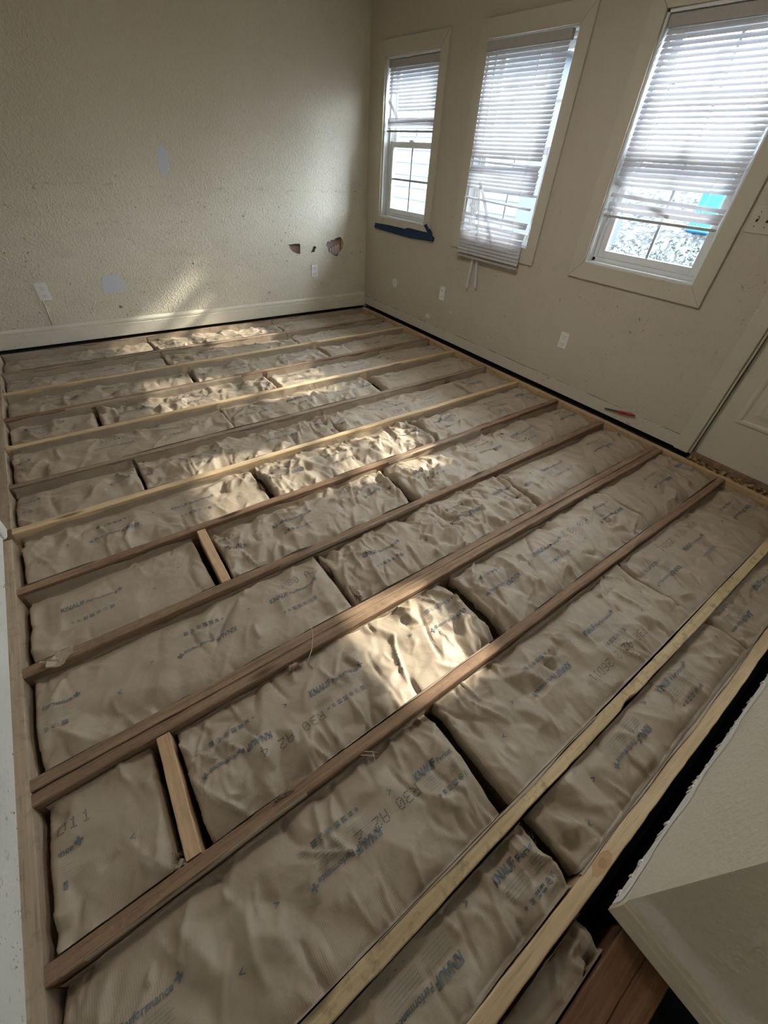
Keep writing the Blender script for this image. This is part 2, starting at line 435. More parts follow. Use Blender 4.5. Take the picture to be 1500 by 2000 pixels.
for i in range(46):
    x = rr.uniform(XP + 0.01, -1.2); s = rr.uniform(0.002, 0.006)
    add_box(bm, (x, YP - 0.001, rr.uniform(0.0, 0.02)), (x + s * 1.6, YP + rr.uniform(0.002, 0.006), 0.02 + s), 0.0)
obj('torn_board_edge', bm, M['gypsum'], bpy.data.objects['wall_near'])
# baseboard along the partition's narrow face
prof = [(0, 0.0), (0.014, 0.0), (0.014, 0.052), (0.012, 0.056), (0.013, 0.060), (0.011, 0.083), (0.006, 0.088), (0.006, 0.093), (0, 0.097)]
def extrude_profile(name, prof, p0, p1, out, material, parent=None):
    """profile (offset from wall, height) swept from p0 to p1; out = unit vector off the wall"""
    bm = bmesh.new(); A = []; B = []
    for o_, z_ in prof:
        A.append(bm.verts.new((p0[0] + out[0] * o_, p0[1] + out[1] * o_, p0[2] + z_)))
        B.append(bm.verts.new((p1[0] + out[0] * o_, p1[1] + out[1] * o_, p1[2] + z_)))
    n = len(prof)
    for i in range(n):
        bm.faces.new((A[i], A[(i + 1) % n], B[(i + 1) % n], B[i]))
    bm.faces.new(A[::-1]); bm.faces.new(B)
    return obj(name, bm, material, parent)
struct(extrude_profile('baseboard_near', prof, (XP, YP, 0.0), (XP, -8.5, 0.0), (-1, 0), M['near_trim']))
prof = [(0, 0.0), (0.013, 0.0), (0.015, 0.004), (0.015, 0.098), (0.012, 0.103), (0.012, 0.107), (0.014, 0.110), (0.013, 0.126), (0.008, 0.133), (0.006, 0.140), (0, 0.142)]
struct(extrude_profile('baseboard_back', prof, (-5.0, YB, 0.012), (XW - 0.001, YB, 0.012), (0, -1), M['base']))
# rear room
RX, RY = -7.4, -8.6
holed_wall('wall_rear', [RX, XP], [0.0, ZC], [], lambda u, v, t: (u, RY - t, v), 0.12, M['wall'])
holed_wall('wall_rear_side', [RY, -4.88], [0.0, ZC], [], lambda u, v, t: (RX - t, u, v), 0.12, M['wall'])
struct(box('wall_rear_inner', (RX, -5.0, 0.0), (XL - 0.12, -4.88, ZC), M['wall']))
struct(box('floor_rear', (RX, RY, JB), (XP, -5.35, 0.0), M['ply']))
struct(box('ceiling', (RX - 0.1, RY - 0.1, ZC), (XW + WT, YB + 0.12, ZC + 0.1), M['ceiling']))
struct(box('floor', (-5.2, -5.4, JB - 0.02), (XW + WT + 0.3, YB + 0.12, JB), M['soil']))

# ------------------------------------------------------------------ windows
def window(k, c):
    root = struct(empty('window_%d' % (k + 1), (XW, c, Z0)))
    wx = lambda lo, hi: ((lo[0] - XW, lo[1] - c, lo[2] - Z0), (hi[0] - XW, hi[1] - c, hi[2] - Z0))
    def b(name, lo, hi, m, par=root, bev=0.0015):
        lo, hi = wx(lo, hi); return box(name, lo, hi, m, par, bev)
    # mitred casing boards standing proud of the wall
    T = 0.017
    def casing(pts):
        bm = bmesh.new()
        A = [bm.verts.new((-T, y, z)) for y, z in pts]; B = [bm.verts.new((0.0, y, z)) for y, z in pts]
        bm.faces.new(A); bm.faces.new(B[::-1])
        for i in range(4): bm.faces.new((A[i], A[(i + 1) % 4], B[(i + 1) % 4], B[i]))
        bmesh.ops.bevel(bm, geom=bm.edges[:], offset=0.0012, segments=1, affect='EDGES')
        obj('casing_board', bm, M['casing'], root)
    H = Z1 - Z0; e = 0.095; i_, o_ = IH, OH
    g = 0.0008
    casing([(-i_ + g, 0), (-o_ + g, -e), (o_ - g, -e), (i_ - g, 0)])
    casing([(-i_ + g, H), (i_ - g, H), (o_ - g, H + e), (-o_ + g, H + e)])
    casing([(i_, g), (o_, -e + g), (o_, H + e - g), (i_, H - g)])
    casing([(-i_, g), (-i_, H - g), (-o_, H + e - g), (-o_, -e + g)])
    # jamb liner and vinyl frame
    y0, y1 = c - IH, c + IH
    for nm, lo, hi in (('jamb', (XW, y0, Z0), (XW + 0.15, y0 + 0.014, Z1)), ('jamb', (XW, y1 - 0.014, Z0), (XW + 0.15, y1, Z1)),
                       ('sill', (XW - 0.004, y0, Z0), (XW + 0.15, y1, Z0 + 0.014)), ('head', (XW, y0, Z1 - 0.014), (XW + 0.15, y1, Z1))):
        b(nm, lo, hi, M['vinyl'])
    a0, a1, za, zb = y0 + 0.014, y1 - 0.014, Z0 + 0.014, Z1 - 0.014
    fx0, fx1 = XW + 0.055, XW + 0.14
    for lo, hi in (((fx0, a0, za), (fx1, a0 + 0.022, zb)), ((fx0, a1 - 0.022, za), (fx1, a1, zb)), ((fx0, a0, za), (fx1, a1, za + 0.022)), ((fx0, a0, zb - 0.022), (fx1, a1, zb))):
        b('frame_member', lo, hi, M['vinyl'])
    a0 += 0.022; a1 -= 0.022; za += 0.022; zb -= 0.022
    zm = 1.49
    for nm, z0, z1, x0 in (('lower_sash', za, zm + 0.02, XW + 0.065), ('upper_sash', zm - 0.02, zb, XW + 0.10)):
        bm = bmesh.new(); s = 0.042; x1 = x0 + 0.028
        cy = c
        for lo, hi in (((x0, a0, z0), (x1, a0 + s, z1)), ((x0, a1 - s, z0), (x1, a1, z1)), ((x0, a0 + s, z0), (x1, a1 - s, z0 + s)), ((x0, a0 + s, z1 - s), (x1, a1 - s, z1))):
            lo, hi = wx(lo, hi); add_box(bm, lo, hi, 0.003)
        sash = obj(nm, bm, M['vinyl'], root)
        zc_ = (z0 + z1) / 2
        xm = (x0 + x1) / 2
        for lo, hi in (((xm - 0.004, c - 0.008, z0 + s), (xm + 0.004, c + 0.008, z1 - s)), ((xm - 0.0035, a0 + s, zc_ - 0.008), (xm + 0.0035, a1 - s, zc_ + 0.008))):
            b('muntin', lo, hi, M['muntin'], sash, 0.001)
        for p0, p1 in ((a0 + s, c - 0.008), (c + 0.008, a1 - s)):
            for q0, q1 in ((z0 + s, zc_ - 0.008), (zc_ + 0.008, z1 - s)):
                bm = bmesh.new()
                X = xm - XW
                vs = [bm.verts.new((X, y - c, z - Z0)) for y, z in ((p0, q0), (p1, q0), (p1, q1), (p0, q1))]
                bm.faces.new(vs)
                obj('pane', bm, M['glass'], sash)
        if nm == 'lower_sash':
            b('sash_lock', (x0 - 0.012, c - 0.03, z1), (x0 + 0.02, c + 0.03, z1 + 0.014), M['vinyl'], sash, 0.004)
    return root
for c, k in WIN: window(k, c)

# ------------------------------------------------------------------ door
door = struct(empty('door_1', (XW, DY1, 0.0)))
def dbox(name, lo, hi, m, par=None, bev=0.002):
    return box(name, (lo[0] - XW, lo[1] - DY1, lo[2]), (hi[0] - XW, hi[1] - DY1, hi[2]), m, par or door, bev)
LZ0, LZ1, LY0, LY1 = 1.52, 1.80, -4.40, -3.93       # small glazed light high in the door
bm = bmesh.new()
for lo, hi in (((0.03, DY0 + 0.0105, 0.041), (0.07, DY1 - 0.0105, LZ0)), ((0.03, DY0 + 0.012, LZ1), (0.07, DY1 - 0.0105, DZ1 - 0.01)),
               ((0.03, DY0 + 0.012, LZ0), (0.07, LY0, LZ1)), ((0.03, LY1, LZ0), (0.07, DY1 - 0.0105, LZ1))):
    add_box(bm, (lo[0], lo[1] - DY1, lo[2]), (hi[0], hi[1] - DY1, hi[2]))
slab = obj('slab', bm, M['door'], door)
def raised_panel(y0, y1, z0, z1):
    bm = bmesh.new()
    rings = []
    for off, x in ((0, 0.030), (0.012, 0.022), (0.024, 0.022), (0.036, 0.031), (0.052, 0.031), (0.085, 0.025)):
        rings.append([bm.verts.new((x, y - DY1, z)) for y, z in ((y0 + off, z0 + off), (y1 - off, z0 + off), (y1 - off, z1 - off), (y0 + off, z1 - off))])
    for A, B in zip(rings, rings[1:]):
        for i in range(4): bm.faces.new((A[i], A[(i + 1) % 4], B[(i + 1) % 4], B[i]))
    bm.faces.new(rings[-1])
    obj('raised_panel', bm, M['door'], slab)
for y0, y1 in ((-4.49, -4.185), (-4.125, -3.815)):
    raised_panel(y0, y1, 0.30, 1.30)
bm = bmesh.new()
bm.faces.new([bm.verts.new((0.05, y - DY1, z)) for y, z in ((LY0, LZ0), (LY1, LZ0), (LY1, LZ1), (LY0, LZ1))])
obj('pane', bm, M['glass'], slab)
dbox('casing_board', (XW - 0.016, DY1 + 0.004, 0.03), (XW, DY1 + 0.095, DZ1 + 0.09), M['casing'])
dbox('casing_board', (XW - 0.016, DY0, DZ1), (XW, DY1 + 0.003, DZ1 + 0.09), M['casing'])
dbox('jamb', (XW - 0.002, DY1 - 0.010, 0.03), (XW + WT, DY1, DZ1), M['casing'])
dbox('jamb', (XW - 0.002, DY0, 0.03), (XW + WT, DY0 + 0.010, DZ1), M['casing'])
dbox('weather_strip', (XW + 0.018, DY1 - 0.01055, 0.04), (XW + 0.03, DY1 - 0.0095, DZ1), M['black'])
dbox('threshold', (XW + 0.005, DY0 + 0.011, 0.0), (XW + WT, DY1 - 0.011, 0.04), W['red'])
bm = bmesh.new(); rr = random.Random(5)
for i in range(40):
    y = DY1 - 0.02 - i * 0.0222
    add_box(bm, (-0.03 + rr.uniform(-0.004, 0.006), y - DY1 - 0.0222, -0.03), (0.005, y - DY1, 0.006 + rr.uniform(-0.006, 0.012)), 0.0)
obj('rotten_sill', bm, M['rot'], door)

# ------------------------------------------------------------------ rim boards and dark sill strips
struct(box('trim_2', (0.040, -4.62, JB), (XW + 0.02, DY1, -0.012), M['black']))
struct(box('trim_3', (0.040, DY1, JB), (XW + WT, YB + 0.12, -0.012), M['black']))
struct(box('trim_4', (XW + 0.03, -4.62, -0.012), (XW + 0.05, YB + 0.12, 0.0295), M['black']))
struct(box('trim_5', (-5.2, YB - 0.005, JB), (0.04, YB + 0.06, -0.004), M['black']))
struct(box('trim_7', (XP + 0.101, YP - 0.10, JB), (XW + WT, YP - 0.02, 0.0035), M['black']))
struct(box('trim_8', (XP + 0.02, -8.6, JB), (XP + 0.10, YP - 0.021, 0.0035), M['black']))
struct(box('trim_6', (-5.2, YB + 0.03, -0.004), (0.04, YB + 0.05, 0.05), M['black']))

def wavy_board(name, x0, x1, y0, y1, z0, z1, material, axis='x', seg=70, amp=0.0015, parent=None, seed=1, notch=()):
    """rough-sawn board with slightly wandering arrises; notches = (pos, half length, depth, side)"""
    rr = np.random.default_rng(seed)
    lo, hi = (x0, x1) if axis == 'x' else (y0, y1)
    t = np.linspace(0, 1, seg + 1)
    pos = lo + (hi - lo) * t
    wob = lambda a: a * sum(np.sin(2 * np.pi * (f_ * t * abs(hi - lo) + rr.random())) / f_ ** 0.7 for f_ in (0.4, 1.3, 3.1, 7.7, 15.0)) * 0.5 + rr.normal(0, a * 0.25, seg + 1)
    c0, c1 = (y0, y1) if axis == 'x' else (x0, x1)
    bev = 0.003
    ring = [(c0, z0), (c1, z0), (c1, z1 - bev), (c1 - bev, z1), (c0 + bev, z1), (c0, z1 - bev)]
    V = np.zeros((seg + 1, 6, 3))
    e0, e1, et = wob(amp), wob(amp), wob(amp * 0.7)
    n0 = np.zeros(seg + 1)
    for (p, hl, dp) in notch:
        n0 += dp * np.clip(1 - ((pos - p) / hl) ** 2, 0, 1)
    for k, (c, z) in enumerate(ring):
        lat = np.full(seg + 1, c) + (e0 + n0 if k in (4, 5) else e1 if k in (2, 3) else 0)
        zz = np.full(seg + 1, z) + (et if k >= 2 else 0)
        if axis == 'x': V[:, k] = np.stack([pos, lat, zz], 1)
        else: V[:, k] = np.stack([lat, pos, zz], 1)
    F = []
    for i in range(seg):
        for k in range(6):
            F.append((i * 6 + k, i * 6 + (k + 1) % 6, (i + 1) * 6 + (k + 1) % 6, (i + 1) * 6 + k))
    for base in (0, seg * 6):
        F += [(base, base + 1, base + 2, base + 5), (base + 5, base + 2, base + 3, base + 4)]
    me = raw_mesh(name, V.reshape(-1, 3), F, False)
    bm = bmesh.new(); bm.from_mesh(me); bmesh.ops.recalc_face_normals(bm, faces=bm.faces[:]); bm.to_mesh(me); bm.free()
    return link(name, me, material, parent)

tag(wavy_board('rim_board', 0.001, 0.0385, -4.60, 0.14, JB, 0.0, W['rim'], 'y', 120, 0.0018, None, 31),
    'long pale rim board running along the foot of the window wall', 'rim board')
tag(wavy_board('rim_board', XL - 0.02, -3.524, -5.30, YL - 0.002, JB, 0.0, W['plate'], 'y', 120, 0.0016, None, 32),
    'grey-brown rim board along the foot of the chipped left wall', 'rim board')
tag(wavy_board('rim_board', -3.75, -3.524, YL + 0.078, 0.13, JB, -0.002, W['plate'], 'y', 60, 0.0022, None, 33),
    'wide worn sill plank at the far left edge beyond the chipped wall', 'rim board')
tag(wavy_board('rim_board', -3.52, -0.002, 0.135, 0.170, JB, -0.012, W['brown'], 'x', 90, 0.002, None, 34),
    'dark rim board under the baseboard of the back wall', 'rim board')

# ------------------------------------------------------------------ joists
JN = [-0.328, -0.709, -1.130, -1.511, -1.940, -2.325, -2.731, -3.141, -3.578, -3.972, -4.370, -4.580]
JM = ['grey', 'pale', 'red', 'pale', 'grey', 'pale', 'red', 'brown', 'brown', 'red', 'yellow', 'pale']
ORD = ['first', 'second', 'third', 'fourth', 'fifth', 'sixth', 'seventh', 'eighth', 'ninth', 'tenth', 'eleventh', 'twelfth']
JLAB = ['paper-covered floor joist nearest the back wall, first joist from it',
        'pinkish pale floor joist, second from the back wall',
        'orange-brown floor joist, third from the back wall',
        'thin pale floor joist, fourth from the back wall',
        'dusty grey floor joist, fifth from the back wall',
        'bright yellowish floor joist crossing mid-room, sixth from the back wall',
        'reddish-brown floor joist, seventh from the back wall',
        'brown floor joist, eighth from the back wall, with paper scrap at its left end',
        None,
        'reddish-brown floor joist with peeling paper edge, tenth from the back wall, after the doubled joist',
        'pale yellow dirt-stained floor joist, second nearest the cream partition corner',
        'clean pale floor joist with round knot right beside the cream partition']
JW = 0.038
JX0, JX1 = -3.5235, 0.0
for i, y in enumerate(JN):
    nt = ((-1.85, 0.035, 0.012),) if i == 10 else ()
    if i == 8:
        tag(wavy_board('floor_joist', JX0, JX1, y + JW + 0.001, y + 2 * JW, JB, 0.0, W['brown'], 'x', 90, 0.0016, None, 60),
            'farther plank of the doubled brown floor joist in the room middle', 'joist', 'floor joists')
        tag(wavy_board('floor_joist', JX0, JX1, y, y + JW, JB, -0.001, W['brown'], 'x', 90, 0.0018, None, 61),
            'nearer plank of the doubled brown floor joist, beside a fluff tuft', 'joist', 'floor joists')
        continue
    x0 = -5.0 if i > 10 else JX0
    x0 = JX0
    tag(wavy_board('floor_joist', x0, JX1 if i < 11 else 0.0, y, y + JW, JB, 0.0, W[JM[i]], 'x', 100, 0.0016 if i < 6 else 0.0020, None, 40 + i, nt),
        JLAB[i], 'joist', 'floor joists')
tag(wavy_board('floor_joist', JX0, XP + 0.06, -4.726, -4.667, JB, -0.03, W['beam'], 'x', 40, 0.001, None, 71),
    'dark orange-brown beam in the bottom right corner, plank farther from the frame edge', 'joist', 'beams beside the partition')
tag(wavy_board('floor_joist', JX0, XP + 0.06, -4.786, -4.728, JB, -0.033, W['beam'], 'x', 40, 0.001, None, 72),
    'dark orange-brown beam in the bottom right corner, plank tucked under the partition baseboard', 'joist', 'beams beside the partition')
# raised knot rings on the clean joist
kb = [o for o in COL.objects if o.get('label', '').startswith('clean pale')][0]
def disc(name, c, rx, ry, z, material, parent, seg=18, jit=0.12, seed=0, thick=0.0012):
    rr = random.Random(seed); bm = bmesh.new()
    A = []; B = []
    for k in range(seg):
        a = 2 * math.pi * k / seg; q = 1 + rr.uniform(-jit, jit)
        A.append(bm.verts.new((c[0] + rx * q * math.cos(a), c[1] + ry * q * math.sin(a), z + thick))); B.append(bm.verts.new((A[-1].co.x, A[-1].co.y, z)))
    bm.faces.new(A); bm.faces.new(B[::-1])
    for k in range(seg): bm.faces.new((A[k], A[(k + 1) % seg], B[(k + 1) % seg], B[k]))
    return obj(name, bm, material, parent)
M['knot_o'] = plain('knot_halo', (0.47, 0.31, 0.17), 0.6, 0.2, 0.1, 60)
M['knot_i'] = plain('knot_heart', (0.40, 0.235, 0.115), 0.6, 0.2, 0.2, 120)
kp = onz(1180, 1692)
disc('knot', (kp[0], JN[11] + JW / 2 + 0.001, 0), 0.042, 0.015, 0.0010, M['knot_o'], kb, 20, 0.1, 3)
disc('knot', (kp[0] + 0.002, JN[11] + JW / 2, 0), 0.014, 0.010, 0.0016, M['knot_i'], kb, 14, 0.08, 4)
# blocking between joists
def blocking(p, q, label):
    (xa, ya), (xb, yb) = p, q
    root = empty('blocking', ((xa + xb) / 2, (ya + yb) / 2, 0))
    ang = math.atan2(xb - xa, ya - yb); L = math.hypot(xb - xa, yb - ya)
    o = wavy_board('plank', -0.020, 0.020, -L / 2, L / 2, -0.10, -0.002, W['block'], 'y', 24, 0.001, root, int(abs(xa) * 100))
    root.rotation_euler = (0, 0, ang)
    tag(root, label, 'blocking', 'short blocking pieces')
blocking((-2.815, JN[6] - 0.004), (-2.822, JN[7] + JW + 0.004), 'short wooden block between the seventh and eighth joists')
blocking((-3.193, JN[8] - 0.004), (-3.203, JN[9] + JW + 0.004), 'short pale wooden block in the near left bay below the doubled joist')

# ------------------------------------------------------------------ insulation batts
class Batt:
    def __init__(s, x0, x1, y0, y1, seed, crumple=1.0, crown=-0.012, edge=-0.052, sag=0.0, res=0.009, bare=0.0):
        s.bare = bare; s.drop = 0.0
        s.x0, s.x1, s.y0, s.y1, s.res = x0, x1, y0, y1, res
        s.yc, s.hw = (y0 + y1) / 2, (y1 - y0) / 2
        s.crown, s.edge, s.sag = crown, edge, sag
        g = np.random.default_rng(seed); s.g = g
        A = (x1 - x0) * (y1 - y0)
        n = int(170 * A * crumple) + 8
        s.cx = g.uniform(x0, x1, n); s.cy = g.uniform(y0, y1, n)
        ends = g.random(n) < 0.30                      # creases gather near the batt ends and the stapled edges
        s.cx = np.where(ends, np.where(g.random(n) < 0.5, x0 + g.exponential(0.08, n), x1 - g.exponential(0.08, n)), s.cx)
        side = g.random(n) < 0.35
        s.cy = np.where(side, np.where(g.random(n) < 0.5, y0 + g.exponential(0.05, n), y1 - g.exponential(0.05, n)), s.cy)
        s.th = g.normal(math.pi / 2, 0.55, n) + (g.random(n) < 0.3) * g.uniform(-1.2, 1.2, n)
        s.L = g.uniform(0.025, 0.12, n) * (0.7 + 0.5 * g.random(n)); s.w = g.uniform(0.0045, 0.014, n)
        s.A = g.uniform(0.004, 0.0165, n) * (0.6 + 0.8 * g.random(n)) * np.where(g.random(n) < 0.75, 1, -1) * min(1.3, 0.55 + 0.45 * crumple)
        s.as_ = g.uniform(0.25, 1.0, n)
        m = 7
        s.kd = g.uniform(0, 2 * np.pi, m); s.kl = g.uniform(0.10, 0.34, m); s.kp = g.uniform(0, 2 * np.pi, m); s.ka = g.uniform(0.0012, 0.0042, m) * min(1.2, 0.5 + 0.5 * crumple)
        s.p = g.uniform(0, 2 * np.pi, 8)
        # crumpled facets: jittered points with random heights, triangulated -> straight sharp creases
        sx, sy = 0.040 / math.sqrt(max(0.5, crumple)), 0.062
        nx, ny = int((x1 - x0 + 0.12) / sx) + 1, int((y1 - y0 + 0.10) / sy) + 2
        px, py = np.meshgrid(np.arange(nx), np.arange(ny), indexing='ij')
        PX = x0 - 0.06 + (px + g.uniform(-0.42, 0.42, px.shape)) * sx; PY = y0 - 0.05 + (py + g.uniform(-0.42, 0.42, px.shape)) * sy
        mk = 0.5 + 0.5 * np.sin(PX * g.uniform(4, 9) + g.uniform(0, 6)) * np.sin(PY * g.uniform(8, 16) + g.uniform(0, 6)) + 0.25 * np.sin(PX * 17 + g.uniform(0, 6))
        mk = np.clip(mk * (0.5 + 0.75 * crumple), 0.10, 1.35) + 0.3 * np.clip(1 - np.minimum(PX - x0, x1 - PX) / 0.12, 0, 1) * crumple
        hz_ = g.normal(0, 0.0085, PX.shape) * mk
        pts = [Vector((a, b)) for a, b in zip(PX.ravel(), PY.ravel())]
        vo, _, fo, ov, _, _ = delaunay_2d_cdt(pts, [], [], 0, 1e-7)
        hv = hz_.ravel()
        hh = np.array([hv[o_[0]] if o_ else 0.0 for o_ in ov]); vv = np.array([(a.x, a.y) for a in vo])
        fo = np.array([t_ for t_ in fo if len(t_) == 3])
        s.T = vv[fo]; s.TH = hh[fo]; s.tlo = s.T.min(1); s.thi = s.T.max(1)
        s.e = g.uniform(0.35, 1.0, 4)
    def facets(s, x, y):
        out = np.zeros(len(x))
        lo, hi = (x.min(), y.min()), (x.max(), y.max())
        for t_, h_, l_, m_ in zip(s.T, s.TH, s.tlo, s.thi):
            if m_[0] < lo[0] or m_[1] < lo[1] or l_[0] > hi[0] or l_[1] > hi[1]: continue
            i = np.nonzero((x >= l_[0]) & (x <= m_[0]) & (y >= l_[1]) & (y <= m_[1]))[0]
            if len(i) == 0: continue
            (ax, ay), (bx, by), (cx, cy) = t_
            det = (by - cy) * (ax - cx) + (cx - bx) * (ay - cy)
            if abs(det) < 1e-12: continue
            u = ((by - cy) * (x[i] - cx) + (cx - bx) * (y[i] - cy)) / det
            v = ((cy - ay) * (x[i] - cx) + (ax - cx) * (y[i] - cy)) / det
            ok = (u >= -1e-6) & (v >= -1e-6) & (u + v <= 1 + 1e-6)
            k = i[ok]; out[k] = u[ok] * h_[0] + v[ok] * h_[1] + (1 - u[ok] - v[ok]) * h_[2]
        return out
    def low(s, x):
        return (np.sin(3.1 * x + s.p[0]) + 0.7 * np.sin(7.3 * x + s.p[1]) + 0.5 * np.sin(17 * x + s.p[2])) / 2.2
    def h(s, x, y, ends=True):
        x = np.asarray(x, float); y = np.asarray(y, float)
        v = (y - s.yc) / s.hw
        cr = s.crown + 0.007 * s.low(x)
        ed = s.edge + 0.010 * np.sin(4.7 * x + s.p[3]) + 0.004 * np.sin(19 * x + s.p[4])
        z = cr + (ed - cr) * np.abs(v) ** 3.4 + s.sag * v
        for a, l, p_, k in zip(s.kd, s.kl, s.kp, s.ka):  # broad facets
            ph = (x * math.cos(a) + y * math.sin(a)) / l * 2 * np.pi + p_
            z = z - k * np.abs(np.sin(ph * 0.5)) + k * 0.6
        sh = x.shape; X = x.ravel()[:, None]; Y = y.ravel()[:, None]
        acc = np.zeros(X.shape[0])
        for i in range(0, len(s.cx), 40):
            q = slice(i, i + 40)
            c_, s_ = np.cos(s.th[q]), np.sin(s.th[q])
            dx, dy = X - s.cx[q], Y - s.cy[q]
            t = dx * c_ + dy * s_; u = -dx * s_ + dy * c_
            u = u + 0.12 * t * t / s.L[q]
            ww = np.where(u > 0, s.w[q], s.w[q] * s.as_[q])
            acc += (s.A[q] * np.exp(-np.abs(u) / ww) * np.clip(1 - (t / s.L[q]) ** 2, 0, 1)).sum(1)
        z = z + acc.reshape(sh) + s.facets(x.ravel(), y.ravel()).reshape(sh)
        if ends:
            for k, dist in enumerate((x - s.x0, s.x1 - x)):
                dd = np.clip(dist, 0, 1)
                z = z + 0.012 * s.e[k] * np.exp(-((dd - 0.05) / 0.03) ** 2) * np.sin(9 * y / s.hw * 0.35 + s.p[5 + k])
                z = z - 0.016 * np.exp(-dd / 0.005)
        return np.minimum(z, 0.010)
    def mesh(s):
        g = s.g
        nu = max(8, int((s.x1 - s.x0) / s.res)); nv = max(6, int((s.y1 - s.y0) / s.res))
        u = np.linspace(0, 1, nu + 1); v = np.linspace(0, 1, nv + 1)
        m = 0.0050
        yy = s.y0 + m + (s.y1 - s.y0 - 2 * m) * v
        rag = lambda: np.interp(yy, np.sort(np.r_[s.y0, g.uniform(s.y0, s.y1, 6), s.y1]), g.uniform(-0.004, 0.004, 8)) + g.normal(0, 0.0005, len(yy))
        a = s.x0 + 0.0045 + rag(); b = s.x1 - 0.0045 + rag()
        X = a[None] + (b - a)[None] * u[:, None]; Y = np.repeat(yy[None], nu + 1, 0)
        Z = s.h(X, Y)
        # stapled paper flanges up the joist faces
        xs = X[:, 0]
        fl = lambda p_: np.clip(-0.004 + 0.008 * np.sin(5.3 * xs + p_) + 0.006 * np.sin(23 * xs + 2 * p_) + g.normal(0, 0.0012, len(xs)), -0.04, -0.001)
        cols = []
        t0, t1 = fl(s.p[6]) - s.drop, fl(s.p[7]) - s.bare
        wv0 = 0.0016 * (1 + np.sin(37 * xs + s.p[1])); wv1 = 0.0016 * (1 + np.sin(41 * xs + s.p[2]))
        lo = [np.stack([xs, np.full_like(xs, s.y0) + 0.0030 + wv0 * k, Z[:, 0] + (np.maximum(t0, Z[:, 0] + 0.004) - Z[:, 0]) * q], 1) for q, k in ((1.0, 0.1), (0.6, 1.0), (0.22, 0.6))]
        hi = [np.stack([X[:, -1], np.full_like(xs, s.y1) - 0.0030 - wv1 * k, Z[:, -1] + (np.maximum(t1, Z[:, -1] + 0.004) - Z[:, -1]) * q], 1) for q, k in ((0.22, 0.6), (0.6, 1.0), (1.0, 0.1))]
        V = np.concatenate([np.stack(lo, 1), np.stack([X, Y, Z], -1), np.stack(hi, 1)], 1)
        # ends folded down
        e0 = V[0].copy(); e0[:, 2] -= 0.05; e0[:, 0] -= 0.002; e1 = V[-1].copy(); e1[:, 2] -= 0.05; e1[:, 0] += 0.002
        V = np.concatenate([e0[None], V, e1[None]], 0)
        return grid_mesh('kraft_facing', V)

# ---- print on the paper: 2D templates in metres, x along the batt, y across; mapped onto the paper relief
def text_tris(body, size, shear=0.0, bold=0.0, sx=1.0):
    cu = bpy.data.curves.new('tmp_text', 'FONT'); cu.body = body; cu.size = size; cu.shear = shear; cu.offset = bold; cu.resolution_u = 3
    ob = bpy.data.objects.new('tmp_text', cu); COL.objects.link(ob)
    bpy.context.view_layer.update()
    me = bpy.data.meshes.new_from_object(ob.evaluated_get(bpy.context.evaluated_depsgraph_get()))
    me.calc_loop_triangles()
    V = np.array([v.co[:2] for v in me.vertices]); F = np.array([t.vertices[:] for t in me.loop_triangles])
    bpy.data.objects.remove(ob); bpy.data.curves.remove(cu); bpy.data.meshes.remove(me)
    V = V - V.min(0); V[:, 0] *= sx
    return V, F
def refine(V, F, lim):
    for _ in range(6):
        bm = bmesh.new()
        vs = [bm.verts.new((a, b, 0)) for a, b in V]
        for t in F:
            try: bm.faces.new([vs[i] for i in t])
            except ValueError: pass
        es = [e for e in bm.edges if e.calc_length() > lim]
        if not es: bm.free(); break
        bmesh.ops.subdivide_edges(bm, edges=es, cuts=1)
        bmesh.ops.triangulate(bm, faces=bm.faces[:])
        bm.verts.index_update()
        V = np.array([v.co[:2] for v in bm.verts]); F = np.array([[v.index for v in f_.verts] for f_ in bm.faces])
        bm.free()
    return V, F
def join2(parts):
    Vs, Fs, n = [], [], 0
    for V, F in parts:
        Vs.append(V); Fs.append(F + n); n += len(V)
    return np.concatenate(Vs), np.concatenate(Fs)
def rect(x0, y0, x1, y1):
    return np.array([(x0, y0), (x1, y0), (x1, y1), (x0, y1)], float), np.array([(0, 1, 2), (0, 2, 3)])
def ringp(cx, cy, ro, ri, n=14):
    a = np.linspace(0, 2 * np.pi, n, endpoint=False)
    V = np.concatenate([np.stack([cx + ro * np.cos(a), cy + ro * np.sin(a)], 1), np.stack([cx + ri * np.cos(a), cy + ri * np.sin(a)], 1)])
    F = []
    for k in range(n):
        j = (k + 1) % n; F += [(k, j, n + j), (k, n + j, n + k)]
    return V, np.array(F)
LEN = 0.215
def brand_template():
    a = text_tris('KNAUF', 0.031, 0.10, 0.0010)
    b = text_tris('Performance', 0.0215, 0.06, 0.0004)
    a = (a[0] * (0.082 / a[0][:, 0].max(), 1.0), a[1])
    b = (b[0] * (0.106 / b[0][:, 0].max(), 1.0) + (0.087, 0.0005), b[1])
    p = join2([rect(0.196, 0.010, 0.216, 0.0165), rect(0.2028, 0.003, 0.2092, 0.010), rect(0.2028, 0.0165, 0.2092, 0.0235)])
    return refine(*join2([a, b, p]), 0.009)
